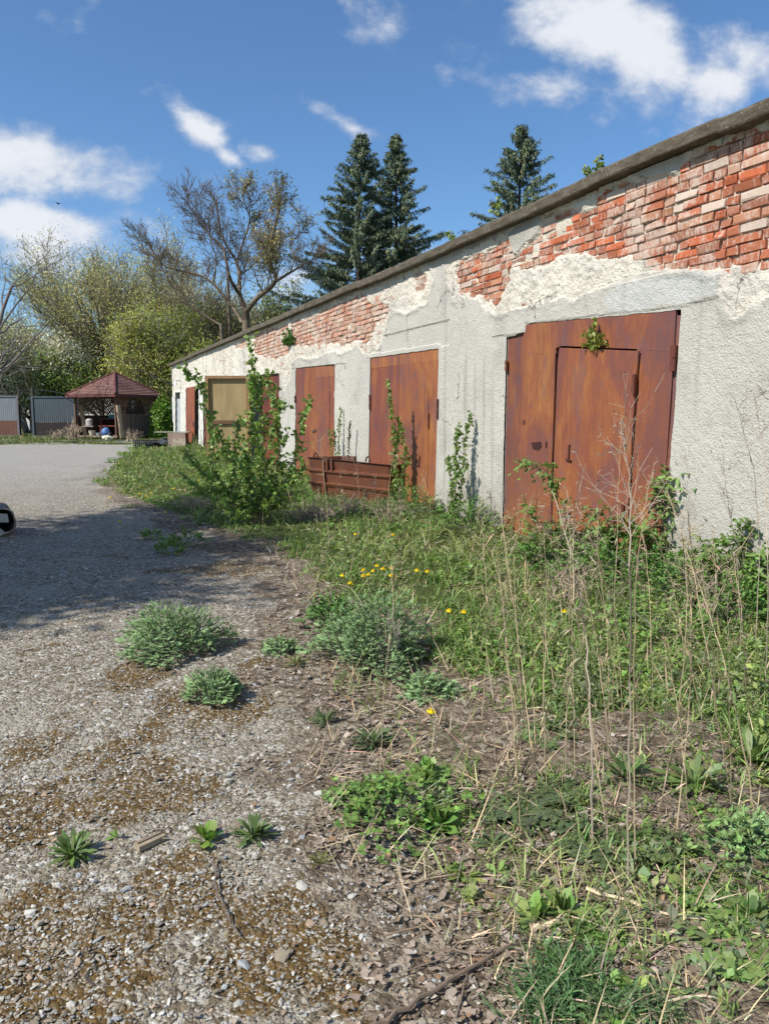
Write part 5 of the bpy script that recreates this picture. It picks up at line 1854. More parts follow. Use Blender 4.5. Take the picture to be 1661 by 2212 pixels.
# saplings: stems traced as polylines at one depth, leaves and short side twigs along them
def stem_plant(name, base, stems, label, cat, leafcol, lsize, dens, twig=.18, r0=.009, mode='oval', group=None, dy=.25, lo=.12, o_wall=None, stemcol=(.16, .12, .08), asp=.8):
    e = empty(name, base, label=label, cat=cat, group=group)
    base = np.asarray(base, float)
    st_, lf_ = MB(), MB()
    P0, P1, R0, R1, LB, LD = [], [], [], [], [], []
    for pts in stems:
        off = rng.uniform(-dy, dy)
        Q = [base]
        for i, (x, y) in enumerate(pts):
            if o_wall is not None:
                s_, z_ = wp(x, y, o_wall)
                Q.append(W(s_, o_wall, z_))
            else:
                Q.append(dp(x, y, base[1] + off * (i + 1) / len(pts)))
        Q = np.array(Q)
        tt = np.linspace(0, len(Q) - 1, (len(Q) - 1) * 7 + 1)
        C = np.stack([np.interp(tt, np.arange(len(Q)), Q[:, i]) for i in range(3)], 1)
        C[1:-1] = (C[:-2] + C[1:-1] * 2 + C[2:]) / 4 + rng.normal(0, .006, C[1:-1].shape)
        rr = np.linspace(r0, r0 * .25, len(C))
        P0 += list(C[:-1]); P1 += list(C[1:]); R0 += list(rr[:-1]); R1 += list(rr[1:])
        Ls = np.linalg.norm(C[-1] - C[0])
        for t in np.arange(lo, 1.0, 1 / max(2, dens * Ls / max(twig, .05) * 1.3)):
            i = min(int(t * (len(C) - 1)), len(C) - 2)
            p = C[i] + (C[i + 1] - C[i]) * (t * (len(C) - 1) - i)
            d = nrm(C[i + 1] - C[i])
            a = nrm(rng.normal(0, 1, 3))
            dd = nrm(d * .9 + a * .9 + np.array([0, 0, .25]))
            ln_ = twig * rng.uniform(.3, 1.1) * (1.15 - .7 * t)
            q = p + dd * ln_
            P0.append(p); P1.append(q); R0.append(r0 * .25); R1.append(r0 * .12)
            m_ = max(2, int(ln_ / (lsize * .28)))
            for u in np.linspace(.15, 1, m_):
                LB.append(p + (q - p) * u); LD.append(nrm(dd * .4 + rng.normal(0, 1, 3)))
        m_ = int(Ls / (lsize * .6))
        for t in np.linspace(lo, 1, m_):
            i = min(int(t * (len(C) - 1)), len(C) - 2)
            LB.append(C[i] + (C[i + 1] - C[i]) * (t * (len(C) - 1) - i)); LD.append(nrm(rng.normal(0, 1, 3) + [0, 0, .3]))
    segs(st_, P0, P1, R0, R1, 5, stemcol)
    LB, LD = np.array(LB), np.array(LD)
    sz = lsize * rng.uniform(.65, 1.25, len(LB))
    if mode == 'oval':
        leaves(lf_, LB, LD, sz, sz * asp, .15, 'oval', 2, leafcol, .22, roll=rng.uniform(0, 6, len(LB)))
    else:
        feather(lf_, LB, LD, sz, leafcol, lobes=2, lw=.27, lobelen=.55, bend=.3, main='lance', mw=.27)
    st_.build('stem', M_bark, e, base)
    lf_.build('foliage', M_leaf, e, base)
    return e


b = foot(556, 1137)
stem_plant('sapling', b, [[(539, 1038), (537, 991), (543, 882), (546, 804), (538, 728)], [(512, 1090), (463, 1020), (450, 908), (431, 830), (398, 796)],
                          [(595, 1038), (606, 960), (590, 856), (572, 804)], [(606, 1070), (632, 999), (652, 921), (668, 864)], [(574, 1064), (569, 960), (559, 869), (548, 820)],
                          [(528, 1077), (491, 986), (470, 930)], [(520, 1090), (450, 1030), (398, 976)], [(590, 1080), (640, 1040), (655, 1000)], [(555, 1070), (560, 1000), (600, 905), (612, 870)],
                          [(530, 1090), (500, 1040), (505, 960), (520, 900)], [(545, 1090), (480, 1060), (430, 1050)], [(560, 1090), (580, 1040), (572, 985), (540, 930)], [(520, 1100), (450, 1075), (400, 1030)]],
           b and 'many-stemmed green sapling taller than the others, half hiding the open khaki door' if False else 'many-stemmed green sapling taller than the others, half hiding the open khaki door', 'sapling',
           (.20, .30, .075), .062, 5.2, .27, .011, group=None, dy=.5)
for (x, y), stems, lb, col_, ls, dn, tw in [
    ((860, 1068), [[(852, 963), (845, 877), (838, 823)], [(877, 985), (868, 930), (858, 900)], [(872, 1010), (884, 990)], [(850, 1010), (856, 960), (862, 930)], [(864, 1020), (880, 1030), (888, 1060)]],
     'slim sapling climbing in front of the second nearest door', (.19, .28, .06), .042, 2.8, .12),
    ((984, 1085), [[(972, 1020), (969, 986)], [(1000, 1020), (1006, 934), (1018, 894)], [(985, 1020), (983, 963), (992, 923)], [(978, 1040), (1010, 1000)]],
     'slim sapling against the grey wall between the two nearest doors', (.17, .25, .065), .046, 2.8, .11),
    ((728, 1000), [[(732, 940), (736, 878)], [(724, 960), (722, 930)], [(716, 960), (712, 930)]], 'thin young shoot behind the trough by the third door', (.17, .24, .05), .036, 1.6, .08),
    ((752, 992), [[(754, 950), (756, 912)]], 'thin dark shoot standing on the wall behind the trough', (.08, .10, .05), .03, 2.2, .05)]:
    b = wfoot(x, .28 if y > 1010 else .15)
    stem_plant('sapling', b, stems, lb, 'sapling', col_, ls, dn, tw, .006, group='slim saplings by the wall', dy=.1)
b = foot(1219, 1225)
stem_plant('elder_shoot', b, [[(1206, 1100), (1200, 1050), (1181, 1017), (1126, 1003)], [(1230, 1150), (1215, 1080)], [(1260, 1180), (1275, 1120), (1300, 1095)], [(1190, 1160), (1150, 1120), (1140, 1090)]],
           'arching shoot with narrow leaflets across the left part of the widest door', 'shoot', (.16, .26, .065), .11, 2.4, .14, .006, 'comp', 'leafy shoots at the widest door', .1, .4)
b = foot(1425, 1240)
stem_plant('elder_shoot', b, [[(1436, 1128), (1444, 1068), (1463, 1024), (1495, 998)], [(1430, 1130), (1425, 1075), (1410, 1045)], [(1440, 1150), (1465, 1090), (1480, 1060)], [(1410, 1170), (1385, 1140)], [(1420, 1170), (1375, 1150)]],
           'taller leafy shoot hanging over the right jamb of the widest door', 'shoot', (.17, .265, .07), .125, 2.6, .16, .007, 'comp', 'leafy shoots at the widest door', .1, .35)
b = foot(1612, 1290)
stem_plant('elder_shoot', b, [[(1605, 1200), (1598, 1160), (1612, 1125)], [(1590, 1210), (1570, 1170)], [(1620, 1220), (1626, 1180)]],
           'leafy shoot by the bare wall near the right edge', 'shoot', (.17, .265, .065), .11, 2.8, .13, .006, 'comp', 'leafy shoots at the widest door', .08, .3)
for x, st2, lb2 in ((1500, [[(1505, 1210), (1512, 1170)], [(1490, 1220), (1478, 1185)], [(1520, 1225), (1532, 1195)]], 'low leafy shoot by the plaster just right of the widest door'),
                    (1555, [[(1560, 1220), (1552, 1180)], [(1540, 1235), (1528, 1205)], [(1572, 1240), (1580, 1210)]], 'low leafy shoot in the middle of the plaster right of the widest door'),
                    (1650, [[(1648, 1240), (1640, 1190)], [(1660, 1250), (1668, 1205)], [(1635, 1262), (1622, 1235)]], 'leafy shoot cut by the right edge at the wall foot'),
                    (1330, [[(1335, 1150), (1328, 1110)], [(1350, 1165), (1368, 1135)], [(1310, 1170), (1300, 1145)]], 'leafy shoot under the wicket of the widest door')):
    stem_plant('elder_shoot', wfoot(x, .38), st2, lb2, 'shoot', (.17, .27, .065), .11, 3.0, .12, .005, 'comp', 'leafy shoots at the widest door', .1, .1)
s_, z_ = wp(1281, 753, .03)
stem_plant('shoot', W(s_, .02, z_), [[(1282, 720), (1283, 692)], [(1270, 735), (1262, 722)], [(1292, 735), (1300, 722)], [(1290, 742), (1304, 742)], [(1272, 745), (1260, 745)], [(1278, 730), (1272, 712)]],
           'small leafy shoot growing out above the wicket of the widest door', 'shoot', (.22, .24, .05), .04, 4, .05, .003, o_wall=.07, lo=.05)
s_, z_ = wp(625, 742, .0)
stem_plant('shoot', W(s_, -.01, z_), [[(620, 735), (616, 722)], [(624, 728), (623, 714)], [(628, 738), (630, 726)], [(618, 742), (614, 736)]],
           'green tuft rooted in the brickwork below the roof edge', 'shoot', (.07, .15, .03), .085, 4, .12, .003, o_wall=.07, lo=.02)
for x, y, tops, lb in ((1292, 366, [[(1291, 352), (1294, 338)], [(1288, 356)]], 'tiny leafy sprig on the roof edge, right one of two'), (1270, 376, [[(1268, 370), (1262, 366)], [(1274, 370)]], 'tiny leafy sprig on the roof edge, left one of two'),
                       (1062, 462, [[(1068, 448), (1075, 430)], [(1060, 452), (1072, 440)], [(1080, 450), (1078, 438)]], 'yellow-green bush top peeking over the roof beside the lone spruce'),
                       (974, 516, [[(972, 508), (966, 503)], [(978, 508)]], 'little green sprig on the roof edge near the close spruces')):
    s_, z_ = wp(x, y + 2, .0)
    stem_plant('roof_sprig', W(s_, -.05, z_), tops, lb, 'sprig', (.20, .25, .06), .04, 3, .05, .003, o_wall=-.05, lo=.1, group='sprigs on the roof edge')
# hop and shrub by the gazebo
bb_ = gr(352, 900, 35.2)
e = empty('shrub', bb_, label='bright green rounded shrub between the gazebo and the far garage corner', cat='shrub')
mb = MB()
n = 5200
P = rdir(n, -.2, 1) * rng.uniform(.55, 1.0, (n, 1)) * [.62, .6, 1.75]
P = P * (1 + .2 * fbm(P[:, 0] * 2, P[:, 1] * 2, P[:, 2] * 2, seed=66)[:, None])
leaves(mb, P + [0, 0, .15], rdir(n, -1, .4), .12, .10, .2, 'oval', 1, (.15, .26, .04), .25, roll=rng.uniform(0, 6, n))
mb.build('foliage', M_leaf, e)
mb = MB()
segs(mb, np.zeros((14, 3)), P[:14] * .8 + [0, 0, .2], .02, .008, 4, (.15, .12, .08))
mb.build('stem', M_bark, e)


def dry_bush(x, Y, R, H, n, label, col=(.40, .31, .22), arch=.5, base=None, r=.004):
    b = gr(x, 900, Y) if base is None else base
    mb = MB()
    for i in range(n):
        a = rng.uniform(0, 2 * math.pi)
        L = H * rng.uniform(.5, 1.15)
        lean = rng.uniform(.1, 1) * R
        t = np.linspace(0, 1, 7)
        p0 = b + np.array([rng.normal(0, R * .25), rng.normal(0, R * .25), 0])
        Q = p0 + np.stack([np.cos(a) * lean * t ** 1.3, np.sin(a) * lean * t ** 1.3, L * (t - arch * rng.uniform(.2, 1.1) * t ** 3)], 1) + rng.normal(0, .012, (7, 3))
        segs(mb, Q[:-1], Q[1:], r * (1.2 - t[:-1]), r * (1.2 - t[1:]), 3, np.array(col) * rng.uniform(.6, 1.3))
        for j in range(3, 7):
            d = nrm(rng.normal(0, 1, 3) + nrm(Q[j] - Q[j - 1]) * 1.3)
            segs(mb, [Q[j]], [Q[j] + d * L * rng.uniform(.08, .22)], r * .45, r * .3, 3, np.array(col) * rng.uniform(.7, 1.3))
    return tag(mb.build('dry_bush', M_stalk, None, b), label, 'dry bush', 'dry bushes')


dry_bush(158, 34.2, .55, .85, 60, 'dry twiggy bush left of the gazebo in front of the dark gate', r=.014)
dry_bush(120, 34.8, .6, .5, 40, 'low dry bush in front of the middle of the dark gate', r=.013)
dry_bush(282, 32.0, .5, .55, 40, 'dry twigs standing before the gazebo boards', r=.012)
dry_bush(0, 0, .5, .38, 110, 'dead bramble heap at the foot of the trough', (.32, .25, .20), .9, base=foot(676, 1125))
dry_bush(0, 0, .55, .28, 80, 'flattened dry grass heap left of the sapling', (.40, .32, .22), 1.0, base=foot(425, 1098))
dry_bush(0, 0, .25, .5, 26, 'thin dry stems at the gravel edge left of the sapling', (.36, .27, .20), .2, base=foot(240, 1085), r=.003)
dry_bush(0, 0, .4, .5, 60, 'dead tangle behind the dry stalks at the right', (.33, .26, .2), .5, base=foot(1560, 1330))
dry_bush(0, 0, .3, .4, 40, 'dead tangle under the widest door', (.36, .27, .2), .5, base=foot(1230, 1300))


# tall dry stalks
def stalk(pts, label, r=.0036, twigs=10, tl=.16, col=(.44, .34, .21), dens_top=1.0):
    b = foot(*pts[0])
    Yb = b[1]
    Q = [b] + [dp(x, y, Yb + .10 * i * rng.normal(0, 1)) for i, (x, y) in enumerate(pts[1:], 1)]
    Q = np.array(Q)
    tt = np.linspace(0, len(Q) - 1, (len(Q) - 1) * 6 + 1)
    C = np.stack([np.interp(tt, np.arange(len(Q)), Q[:, i]) for i in range(3)], 1)
    C[1:-1] = (C[:-2] + C[1:-1] * 2 + C[2:]) / 4 + rng.normal(0, .0022, C[1:-1].shape)
    mb = MB()
    r = r * .72
    rr = np.linspace(r, r * .4, len(C))
    col = np.array(col) * rng.uniform(.75, 1.2)
    tube(mb, C, rr, 5, col)
    P0, P1, R0 = [], [], []
    for _ in range(twigs):
        t = rng.uniform(.42, 1.0) ** .8
        i = min(int(t * (len(C) - 1)), len(C) - 2)
        p = C[i]
        d = nrm(C[i + 1] - C[i])
        dd = nrm(d * 1.0 + rng.normal(0, .55, 3))
        L = tl * rng.uniform(.4, 1.3) * (1.3 - t * .7)
        for j in range(4):
            q = p + dd * L / 4
            P0.append(p); P1.append(q); R0.append(r * .3 * (1.2 - j * .2))
            if rng.random() < .75:
                d2 = nrm(dd + rng.normal(0, .6, 3))
                P0.append(q); P1.append(q + d2 * L * rng.uniform(.15, .4)); R0.append(r * .2)
            dd = nrm(dd + rng.normal(0, .22, 3) + [0, 0, .1])
            p = q
    segs(mb, P0, P1, R0, np.array(R0) * .7, 3, col * 1.05)
    if P1:
        Hh = np.repeat(np.array(P1), 3, 0)
        Hh = Hh[rng.random(len(Hh)) < .3]
        leaves(mb, Hh, rdir(len(Hh), -.6, 1), .014, .005, .1, 'oval', 1, col * .75, .25, roll=rng.uniform(0, 6, len(Hh)))
        Q_ = C[rng.integers(0, int(len(C) * .75), 7)]
        leaves(mb, Q_, rdir(len(Q_), -.8, .2), .05, .007, .6, 'lance', 3, col * .85, .25)
    return tag(mb.build('dry_stalk', M_stalk, None, b), label, 'dry stalk', 'tall dry stalks')


STK = [([(1117, 1692), (1100, 1450), (1070, 1167), (1058, 1060)], 'leftmost thick dry stalk of the foreground group', .0042),
       ([(1150, 1632), (1125, 1420), (1095, 1217), (1082, 1100)], 'second dry stalk from the left of the foreground group', .0036),
       ([(1180, 1717), (1172, 1492), (1181, 1307), (1174, 1130)], 'upright dry stalk left of the thickest one', .003),
       ([(1280, 1832), (1276, 1600), (1265, 1367), (1235, 1197), (1192, 1060)], 'thickest grey-brown dry stalk leaning left across the widest door', .0055),
       ([(1310, 1792), (1270, 1520), (1240, 1292), (1237, 1167), (1250, 1040)], 'dry stalk crossing the thickest one', .0035),
       ([(1355, 1917), (1362, 1467), (1360, 1217), (1362, 1050), (1340, 905)], 'tallest straw-coloured dry stalk, its tip in front of the wicket', .0045),
       ([(1372, 1890), (1368, 1560), (1372, 1300), (1385, 1120), (1412, 1015)], 'dry stalk twinned with the tallest one, bending right at the top', .0036),
       ([(1420, 1757), (1465, 1557), (1485, 1317), (1478, 1190)], 'dry stalk leaning right from the middle of the group', .0036),
       ([(1460, 1812), (1490, 1517), (1492, 1300), (1470, 1150)], 'long dry stalk right of the middle, nearly upright', .0035),
       ([(1580, 1742), (1530, 1427), (1500, 1242), (1440, 1060)], 'dry stalk leaning far left from the right side', .0034),
       ([(1635, 1782), (1570, 1442), (1500, 1232), (1485, 1100)], 'dry stalk leaning left nearest the right edge', .0038),
       ([(1320, 1617), (1312, 1367), (1292, 1200), (1262, 1085)], 'slender dry stalk behind the thickest one', .0026),
       ([(1220, 1692), (1226, 1417), (1232, 1240), (1278, 1085)], 'slender dry stalk ending at the wicket foot', .0026),
       ([(1345, 1560), (1330, 1330), (1290, 1210), (1290, 1090)], 'slender dry stalk under the wicket', .0026),
       ([(1130, 1560), (1112, 1330), (1110, 1200), (1125, 1050)], 'slender dry stalk before the left leaf of the widest door', .0024),
       ([(1540, 1400), (1512, 1200), (1490, 1050), (1478, 960)], 'fine twiggy stalk against the plaster right of the widest door', .003),
       ([(1600, 1420), (1592, 1200), (1570, 1080), (1560, 985)], 'fine twiggy stalk in the middle of the bare plaster', .003),
       ([(1655, 1500), (1658, 1200), (1650, 1000), (1625, 820)], 'tallest twiggy stalk, cut by the right edge', .0042),
       ([(1630, 1400), (1640, 1180), (1628, 1010), (1585, 860)], 'twiggy stalk just left of the right edge', .0034),
       ([(1505, 1500), (1545, 1300), (1600, 1180), (1661, 1090)], 'dry stalk leaning right towards the right edge', .003),
       ([(1480, 1420), (1450, 1250), (1400, 1130), (1355, 1060)], 'dry stalk leaning left in front of the right jamb', .0028),
       ([(1040, 1560), (1052, 1400), (1050, 1260), (1040, 1120)], 'thin dry stalk left of the whole group', .0024),
       ([(712, 1190), (705, 1080), (697, 1000), (690, 930)], 'dry stalk in front of the left half of the trough', .004),
       ([(752, 1175), (742, 1080), (735, 1010)], 'short dry stalk in front of the trough', .003),
       ([(800, 1190), (778, 1080), (770, 1010), (755, 975)], 'dry stalk before the middle of the trough', .003),
       ([(842, 1190), (838, 1090), (845, 1000), (870, 985)], 'dry stalk before the right end of the trough', .003),
       ([(790, 1200), (800, 1090), (812, 1030)], 'thin dry stalk below the trough handle', .0026),
       ([(925, 1200), (930, 1090), (910, 1020)], 'dry stalk by the right edge of the second nearest door', .003),
       ([(900, 1230), (870, 1130), (862, 1050)], 'dry stalk leaning left under the second nearest door', .0028),
       ([(1010, 1240), (1030, 1130), (1045, 1050)], 'dry stalk against the wall between the two nearest doors', .0028),
       ([(1085, 1330), (1100, 1200), (1150, 1080)], 'dry stalk rising to the stepped side of the widest door', .003),
       ([(675, 1290), (690, 1230), (718, 1150)], 'bent dry stalk left of the dandelion cluster', .0026),
       ([(820, 1700), (828, 1500), (850, 1300), (845, 1220)], 'lone thin stalk in front of the tall wormwood bush', .002)]
for pts, lb, r in STK:
    big_ = lb.startswith(('tallest', 'fine', 'twiggy'))
    stalk(pts, lb, r, 26 if big_ else 12, .26 if big_ else .15, (.36, .29, .22) if 'grey' in lb or big_ else (.44, .34, .21))

for i in range(22):
    x0 = rng.uniform(1090, 1640)
    y0 = rng.uniform(1500, 1830)
    h_ = rng.uniform(280, 620)
    dx_ = rng.normal(-20, 45)
    stalk([(x0, y0), (x0 + dx_ * .3, y0 - h_ * .4), (x0 + dx_ * .7, y0 - h_ * .75), (x0 + dx_ * 1.3, y0 - h_)], 'thin dry stalk, one of many alike in the thicket in front of the widest door', rng.uniform(.0018, .0032), 9, .13,
          (.40, .30, .19))
dry_bush(0, 0, .35, .42, 70, 'dead brambles before the long side of the trough', (.33, .25, .19), .7, base=foot(760, 1112), r=.003)
dry_bush(0, 0, .3, .4, 50, 'dead brambles at the near end of the trough', (.35, .27, .2), .7, base=foot(835, 1125), r=.003)


def twig(pts, r, label, col=(.42, .33, .22), lift=.015, name='fallen_twig'):
    Q = np.array([foot(*p) + [0, 0, lift + r] for p in pts])
    tt = np.linspace(0, len(Q) - 1, (len(Q) - 1) * 5 + 1)
    C = np.stack([np.interp(tt, np.arange(len(Q)), Q[:, i]) for i in range(3)], 1)
    C[1:-1] += rng.normal(0, .0035, C[1:-1].shape)
    mb = MB()
    tube(mb, C, np.linspace(r, r * .55, len(C)), 6, col)
    return tag(mb.build(name, M_stalk, None, Q[0]), label, 'twig', 'fallen twigs and stems')


for pts, r, lb, cl in [([(760, 2260), (880, 2190), (1010, 2110), (1140, 2038)], .008, 'thickest dark brown branch lying across the bottom edge', (.17, .125, .09)),
                       ([(1265, 1932), (1430, 1987), (1661, 2036)], .006, 'long pale straw stem lying towards the right edge', (.58, .47, .31)),
                       ([(1150, 2025), (1200, 2005), (1255, 1970)], .009, 'pale peeled bent stick beside the broad-leaved weeds', (.58, .46, .30)),
                       ([(1425, 2034), (1500, 2016), (1600, 2040)], .005, 'short pale stem under the long straw stem', (.55, .44, .29)),
                       ([(1300, 2185), (1480, 2168), (1680, 2172)], .0045, 'pale stem along the bottom right edge', (.58, .49, .35)),
                       ([(925, 1672), (1040, 1770), (1185, 1868)], .0035, 'thin straw stem crossing below the dull dandelion rosette', (.48, .38, .24)),
                       ([(838, 1480), (940, 1570), (1035, 1640), (1080, 1700)], .003, 'thin brown stem fallen right of the tall wormwood', (.34, .25, .17)),
                       ([(830, 2034), (950, 1995), (1080, 1985), (1150, 2045)], .003, 'thin arched brown stem above the thickest branch', (.26, .19, .13)),
                       ([(830, 1925), (960, 1905), (1100, 1870), (1250, 1865)], .003, 'thin straight stem crossing the litter', (.34, .27, .18)),
                       ([(463, 1862), (468, 1930), (490, 1985), (520, 2035)], .0035, 'dark dead stem trailing below the upright broad-leaved weed', (.15, .12, .10)),
                       ([(610, 1648), (760, 1646), (890, 1652)], .003, 'straight grey twig at the edge of the litter', (.22, .17, .13)),
                       ([(1290, 1590), (1450, 1700), (1661, 1830)], .0035, 'long grey stem fallen behind the dry stalks', (.30, .24, .18)),
                       ([(265, 1832), (300, 1825), (440, 1815)], .002, 'hair-thin stem beside the wood offcut', (.42, .34, .26)),
                       ([(180, 2070), (200, 1990), (215, 1950)], .002, 'thin dark twig on the left foreground gravel', (.16, .12, .09)),
                       ([(985, 2212), (1000, 2150), (1010, 2080)], .003, 'short brown twig standing up by the bottom edge', (.2, .15, .11)),
                       ([(1190, 2120), (1100, 2080), (980, 2070), (850, 2120)], .003, 'curved brown stem left of the grass tuft', (.24, .18, .13))]:
    twig(pts, r, lb, cl)


def fast_pts(n, y0, y1, test, xlo=-.62, xhi=.75, pw=1.0):
    u = rng.random(n * 5)
    y = y0 * (y1 / y0) ** u
    x = (xlo + (xhi - xlo) * rng.random(n * 5)) * (y + .6)
    k = test(x, y)
    x, y = x[k][:n], y[k][:n]
    return x, y





# stones
x, y = fast_pts(30000, 1.15, 9.0, lambda x, y: (wall_o(x, y) > .05) & (vegm(x, y) < .25 + .5 * rng.random(len(x)) ** 3) & (vn(x * 2.1, y * 2.1, seed=61) * .8 + .35 > rng.random(len(x))), -.62, .5)
n = len(x)
ico = np.array([(0, 0, 1), (.894, 0, .447), (.276, .851, .447), (-.724, .526, .447), (-.724, -.526, .447), (.276, -.851, .447), (.724, .526, -.447), (-.276, .851, -.447), (-.894, 0, -.447), (-.276, -.851, -.447), (.724, -.526, -.447), (0, 0, -1)])
icf = np.array([(0, 1, 2), (0, 2, 3), (0, 3, 4), (0, 4, 5), (0, 5, 1), (1, 6, 2), (2, 7, 3), (3, 8, 4), (4, 9, 5), (5, 10, 1), (6, 7, 2), (7, 8, 3), (8, 9, 4), (9, 10, 5), (10, 6, 1)])
sz = np.exp(rng.normal(-5.55, .46, n)).clip(.002, .02) * (1 + .06 * y)
a = rng.uniform(0, 2 * math.pi, n)
V = ico[None] * (1 + .22 * rng.normal(0, 1, (n, 12, 1)))
V = V * np.stack([rng.uniform(.8, 1.4, n), rng.uniform(.6, 1.0, n), rng.uniform(.3, .65, n)], 1)[:, None]
tl = rng.normal(0, .25, (n, 2))
V[..., 2] += V[..., 0] * tl[:, :1] + V[..., 1] * tl[:, 1:]
Vx = V[..., 0] * np.cos(a)[:, None] - V[..., 1] * np.sin(a)[:, None]
Vy = V[..., 0] * np.sin(a)[:, None] + V[..., 1] * np.cos(a)[:, None]
V = np.stack([Vx, Vy, V[..., 2]], -1) * sz[:, None, None]
V += np.stack([x, y, G(x, y) + sz * .18], 1)[:, None]
sp_ = np.array([[.38, .36, .315], [.30, .265, .205], [.22, .18, .13], [.46, .44, .39], [.60, .57, .51], [.31, .32, .315], [.36, .26, .18]])
c = sp_[rng.choice(7, n, p=[.22, .25, .25, .09, .03, .10, .06])] * rng.uniform(.8, 1.15, (n, 1))
mb = MB()
mb.add(V.reshape(-1, 3), (icf[None] + (np.arange(n) * 12)[:, None, None]).reshape(-1, 3), np.repeat(c, 12, 0))
tag(mb.build('gravel', mat_plain('stone', None, .85, 80, .2, .3, 200)), 'loose grey and beige gravel stones on the yard', kind='stuff', cat='gravel')

# dead leaves
x, y = fast_pts(15000, 1.15, 12, lambda x, y: (wall_o(x, y) > .03) & (((vegm(x, y) > -.12 - .35 * (vn(x * 1.6, y * 1.6, seed=63) > .55)) & (vn(x * 1.5, y * 1.5, seed=62) * 1.2 + .12 > rng.random(len(x)))) | (rng.random(len(x)) < .02)))
n = len(x)
sz = np.exp(rng.normal(-5.05, .42, n)).clip(.0025, .014) * (1 + .07 * y)
q = np.array([(-1, -.8), (0, -1), (1, -.7), (-1, 0), (0, 0), (1.1, .1), (-.8, .9), (0, 1.1), (.8, .8)])
P = np.zeros((n, 9, 3))
P[..., 0] = q[:, 0] * rng.uniform(.8, 1.3, (n, 1)) + rng.normal(0, .22, (n, 9))
P[..., 1] = q[:, 1] * rng.uniform(.5, .9, (n, 1)) + rng.normal(0, .22, (n, 9))
P[..., 2] = rng.normal(0, .13, (n, 9)) + np.abs(q[:, 0]) * rng.uniform(-.1, .25, (n, 1)) + .2
a = rng.uniform(0, 2 * math.pi, n)
tl = rng.normal(0, .25, (n, 2))
P[..., 2] += P[..., 0] * tl[:, :1] + P[..., 1] * tl[:, 1:]
P = np.stack([P[..., 0] * np.cos(a)[:, None] - P[..., 1] * np.sin(a)[:, None], P[..., 0] * np.sin(a)[:, None] + P[..., 1] * np.cos(a)[:, None], P[..., 2]], -1) * sz[:, None, None]
P += np.stack([x, y, G(x, y) + .004 + rng.uniform(0, .012, n)], 1)[:, None]
lp = np.array([[.28, .215, .165], [.35, .285, .225], [.20, .155, .115], [.43, .365, .30], [.30, .19, .11]])
c = lp[rng.choice(5, n, p=[.3, .3, .2, .14, .06])] * rng.uniform(.75, 1.2, (n, 1))
fq = np.array([(0, 1, 4, 3), (1, 2, 5, 4), (3, 4, 7, 6), (4, 5, 8, 7)])
mb = MB()
mb.add(P.reshape(-1, 3), (fq[None] + (np.arange(n) * 9)[:, None, None]).reshape(-1, 4), np.repeat(c, 9, 0))
tag(mb.build('dead_leaves', mat_leaf('dead_leaf', .12, .8, .1, (1, 1, 1))), 'brown dead leaves lying over the soil', kind='stuff', cat='dead leaves')

# straw and fine dead stems
x, y = fast_pts(8000, 1.2, 26, lambda x, y: (wall_o(x, y) > .1) & (vegm(x, y) > -.12) & (vn(x * 1.3, y * 1.3, seed=64) + .25 > rng.random(len(x))))
n = len(x)
D = rdir(n, -.02, .5)
up_ = rng.random(n) < .22
D[up_] = nrm(D[up_] + [0, 0, 1.3])
mb = MB()
L = rng.uniform(.03, .17, n) * (1 + .03 * y) * np.where(up_, 1.4, 1)
leaves(mb, np.stack([x, y, G(x, y) + .012], 1), D, L, .0035 * (1 + .10 * y), rng.uniform(0, .25, n), 'blade', 3, (.38, .295, .19), .35)
tag(mb.build('dry_straw', M_stalk), 'fine dead stems and straw strewn through the weeds', kind='stuff', cat='straw')

# grass blades
mb = MB()
x, y = fast_pts(17000, 2.0, 32, lambda x, y: (wall_o(x, y) > .02) & ((densem(x, y) > -.02) | ((vegm(x, y) > .05) & (rng.random(len(x)) < .14))) & (vn(x * 1.2 + 9, y * 1.2, seed=65) + .15 > rng.random(len(x))))
n = len(x)
wob_ = wall_o(x, y)
m_ = 3
B = np.repeat(np.stack([x, y, G(x, y)], 1), m_, 0) + rng.normal(0, .012, (n * m_, 3)) * [1, 1, 0]
D = rdir(n * m_, .3, 1) + [0, 0, .4]
hL = np.repeat((.05 + .15 * rng.random(n) ** 2) * (1 + .03 * y) * (1 + .5 * np.exp(-wob_ / .6)), m_) * rng.uniform(.7, 1.2, n * m_)
cl = np.where(vn(B[:, 0] * 1.4, B[:, 1] * 1.4, seed=67)[:, None] > .55, [[.27, .31, .11]], [[.18, .265, .07]])
leaves(mb, B, D, hL, .0045 * (1 + .13 * np.repeat(y, m_)), .35, 'blade', 2, cl, .25)
# small tufts in the foreground
for tx, ty, rp, nn_, hh_, cl in ((1230, 2130, 75, 420, .16, (.11, .20, .07)), (1280, 2020, 40, 220, .09, (.14, .25, .06)), (1340, 2190, 70, 240, .13, (.12, .20, .08)), (1180, 2190, 60, 240, .14, (.10, .19, .07)), (1430, 2200, 60, 120, .12, (.12, .19, .08)), (285, 1095, 30, 100, .1, (.10, .2, .04)), (640, 1175, 60, 300, .10, (.15, .27, .05))):
    b = foot(tx, ty)
    R_ = px_size(b, rp)
    B = b + rng.normal(0, .45, (nn_, 3)) * [R_, R_, 0]
    leaves(mb, B, rdir(nn_, .2, 1) + [0, 0, .5], hh_ * rng.uniform(.5, 1.3, nn_), .005, .5, 'blade', 3, cl, .22)
tag(mb.build('grass', M_leaf), 'short green grass growing in the weed strip', kind='stuff', cat='grass')

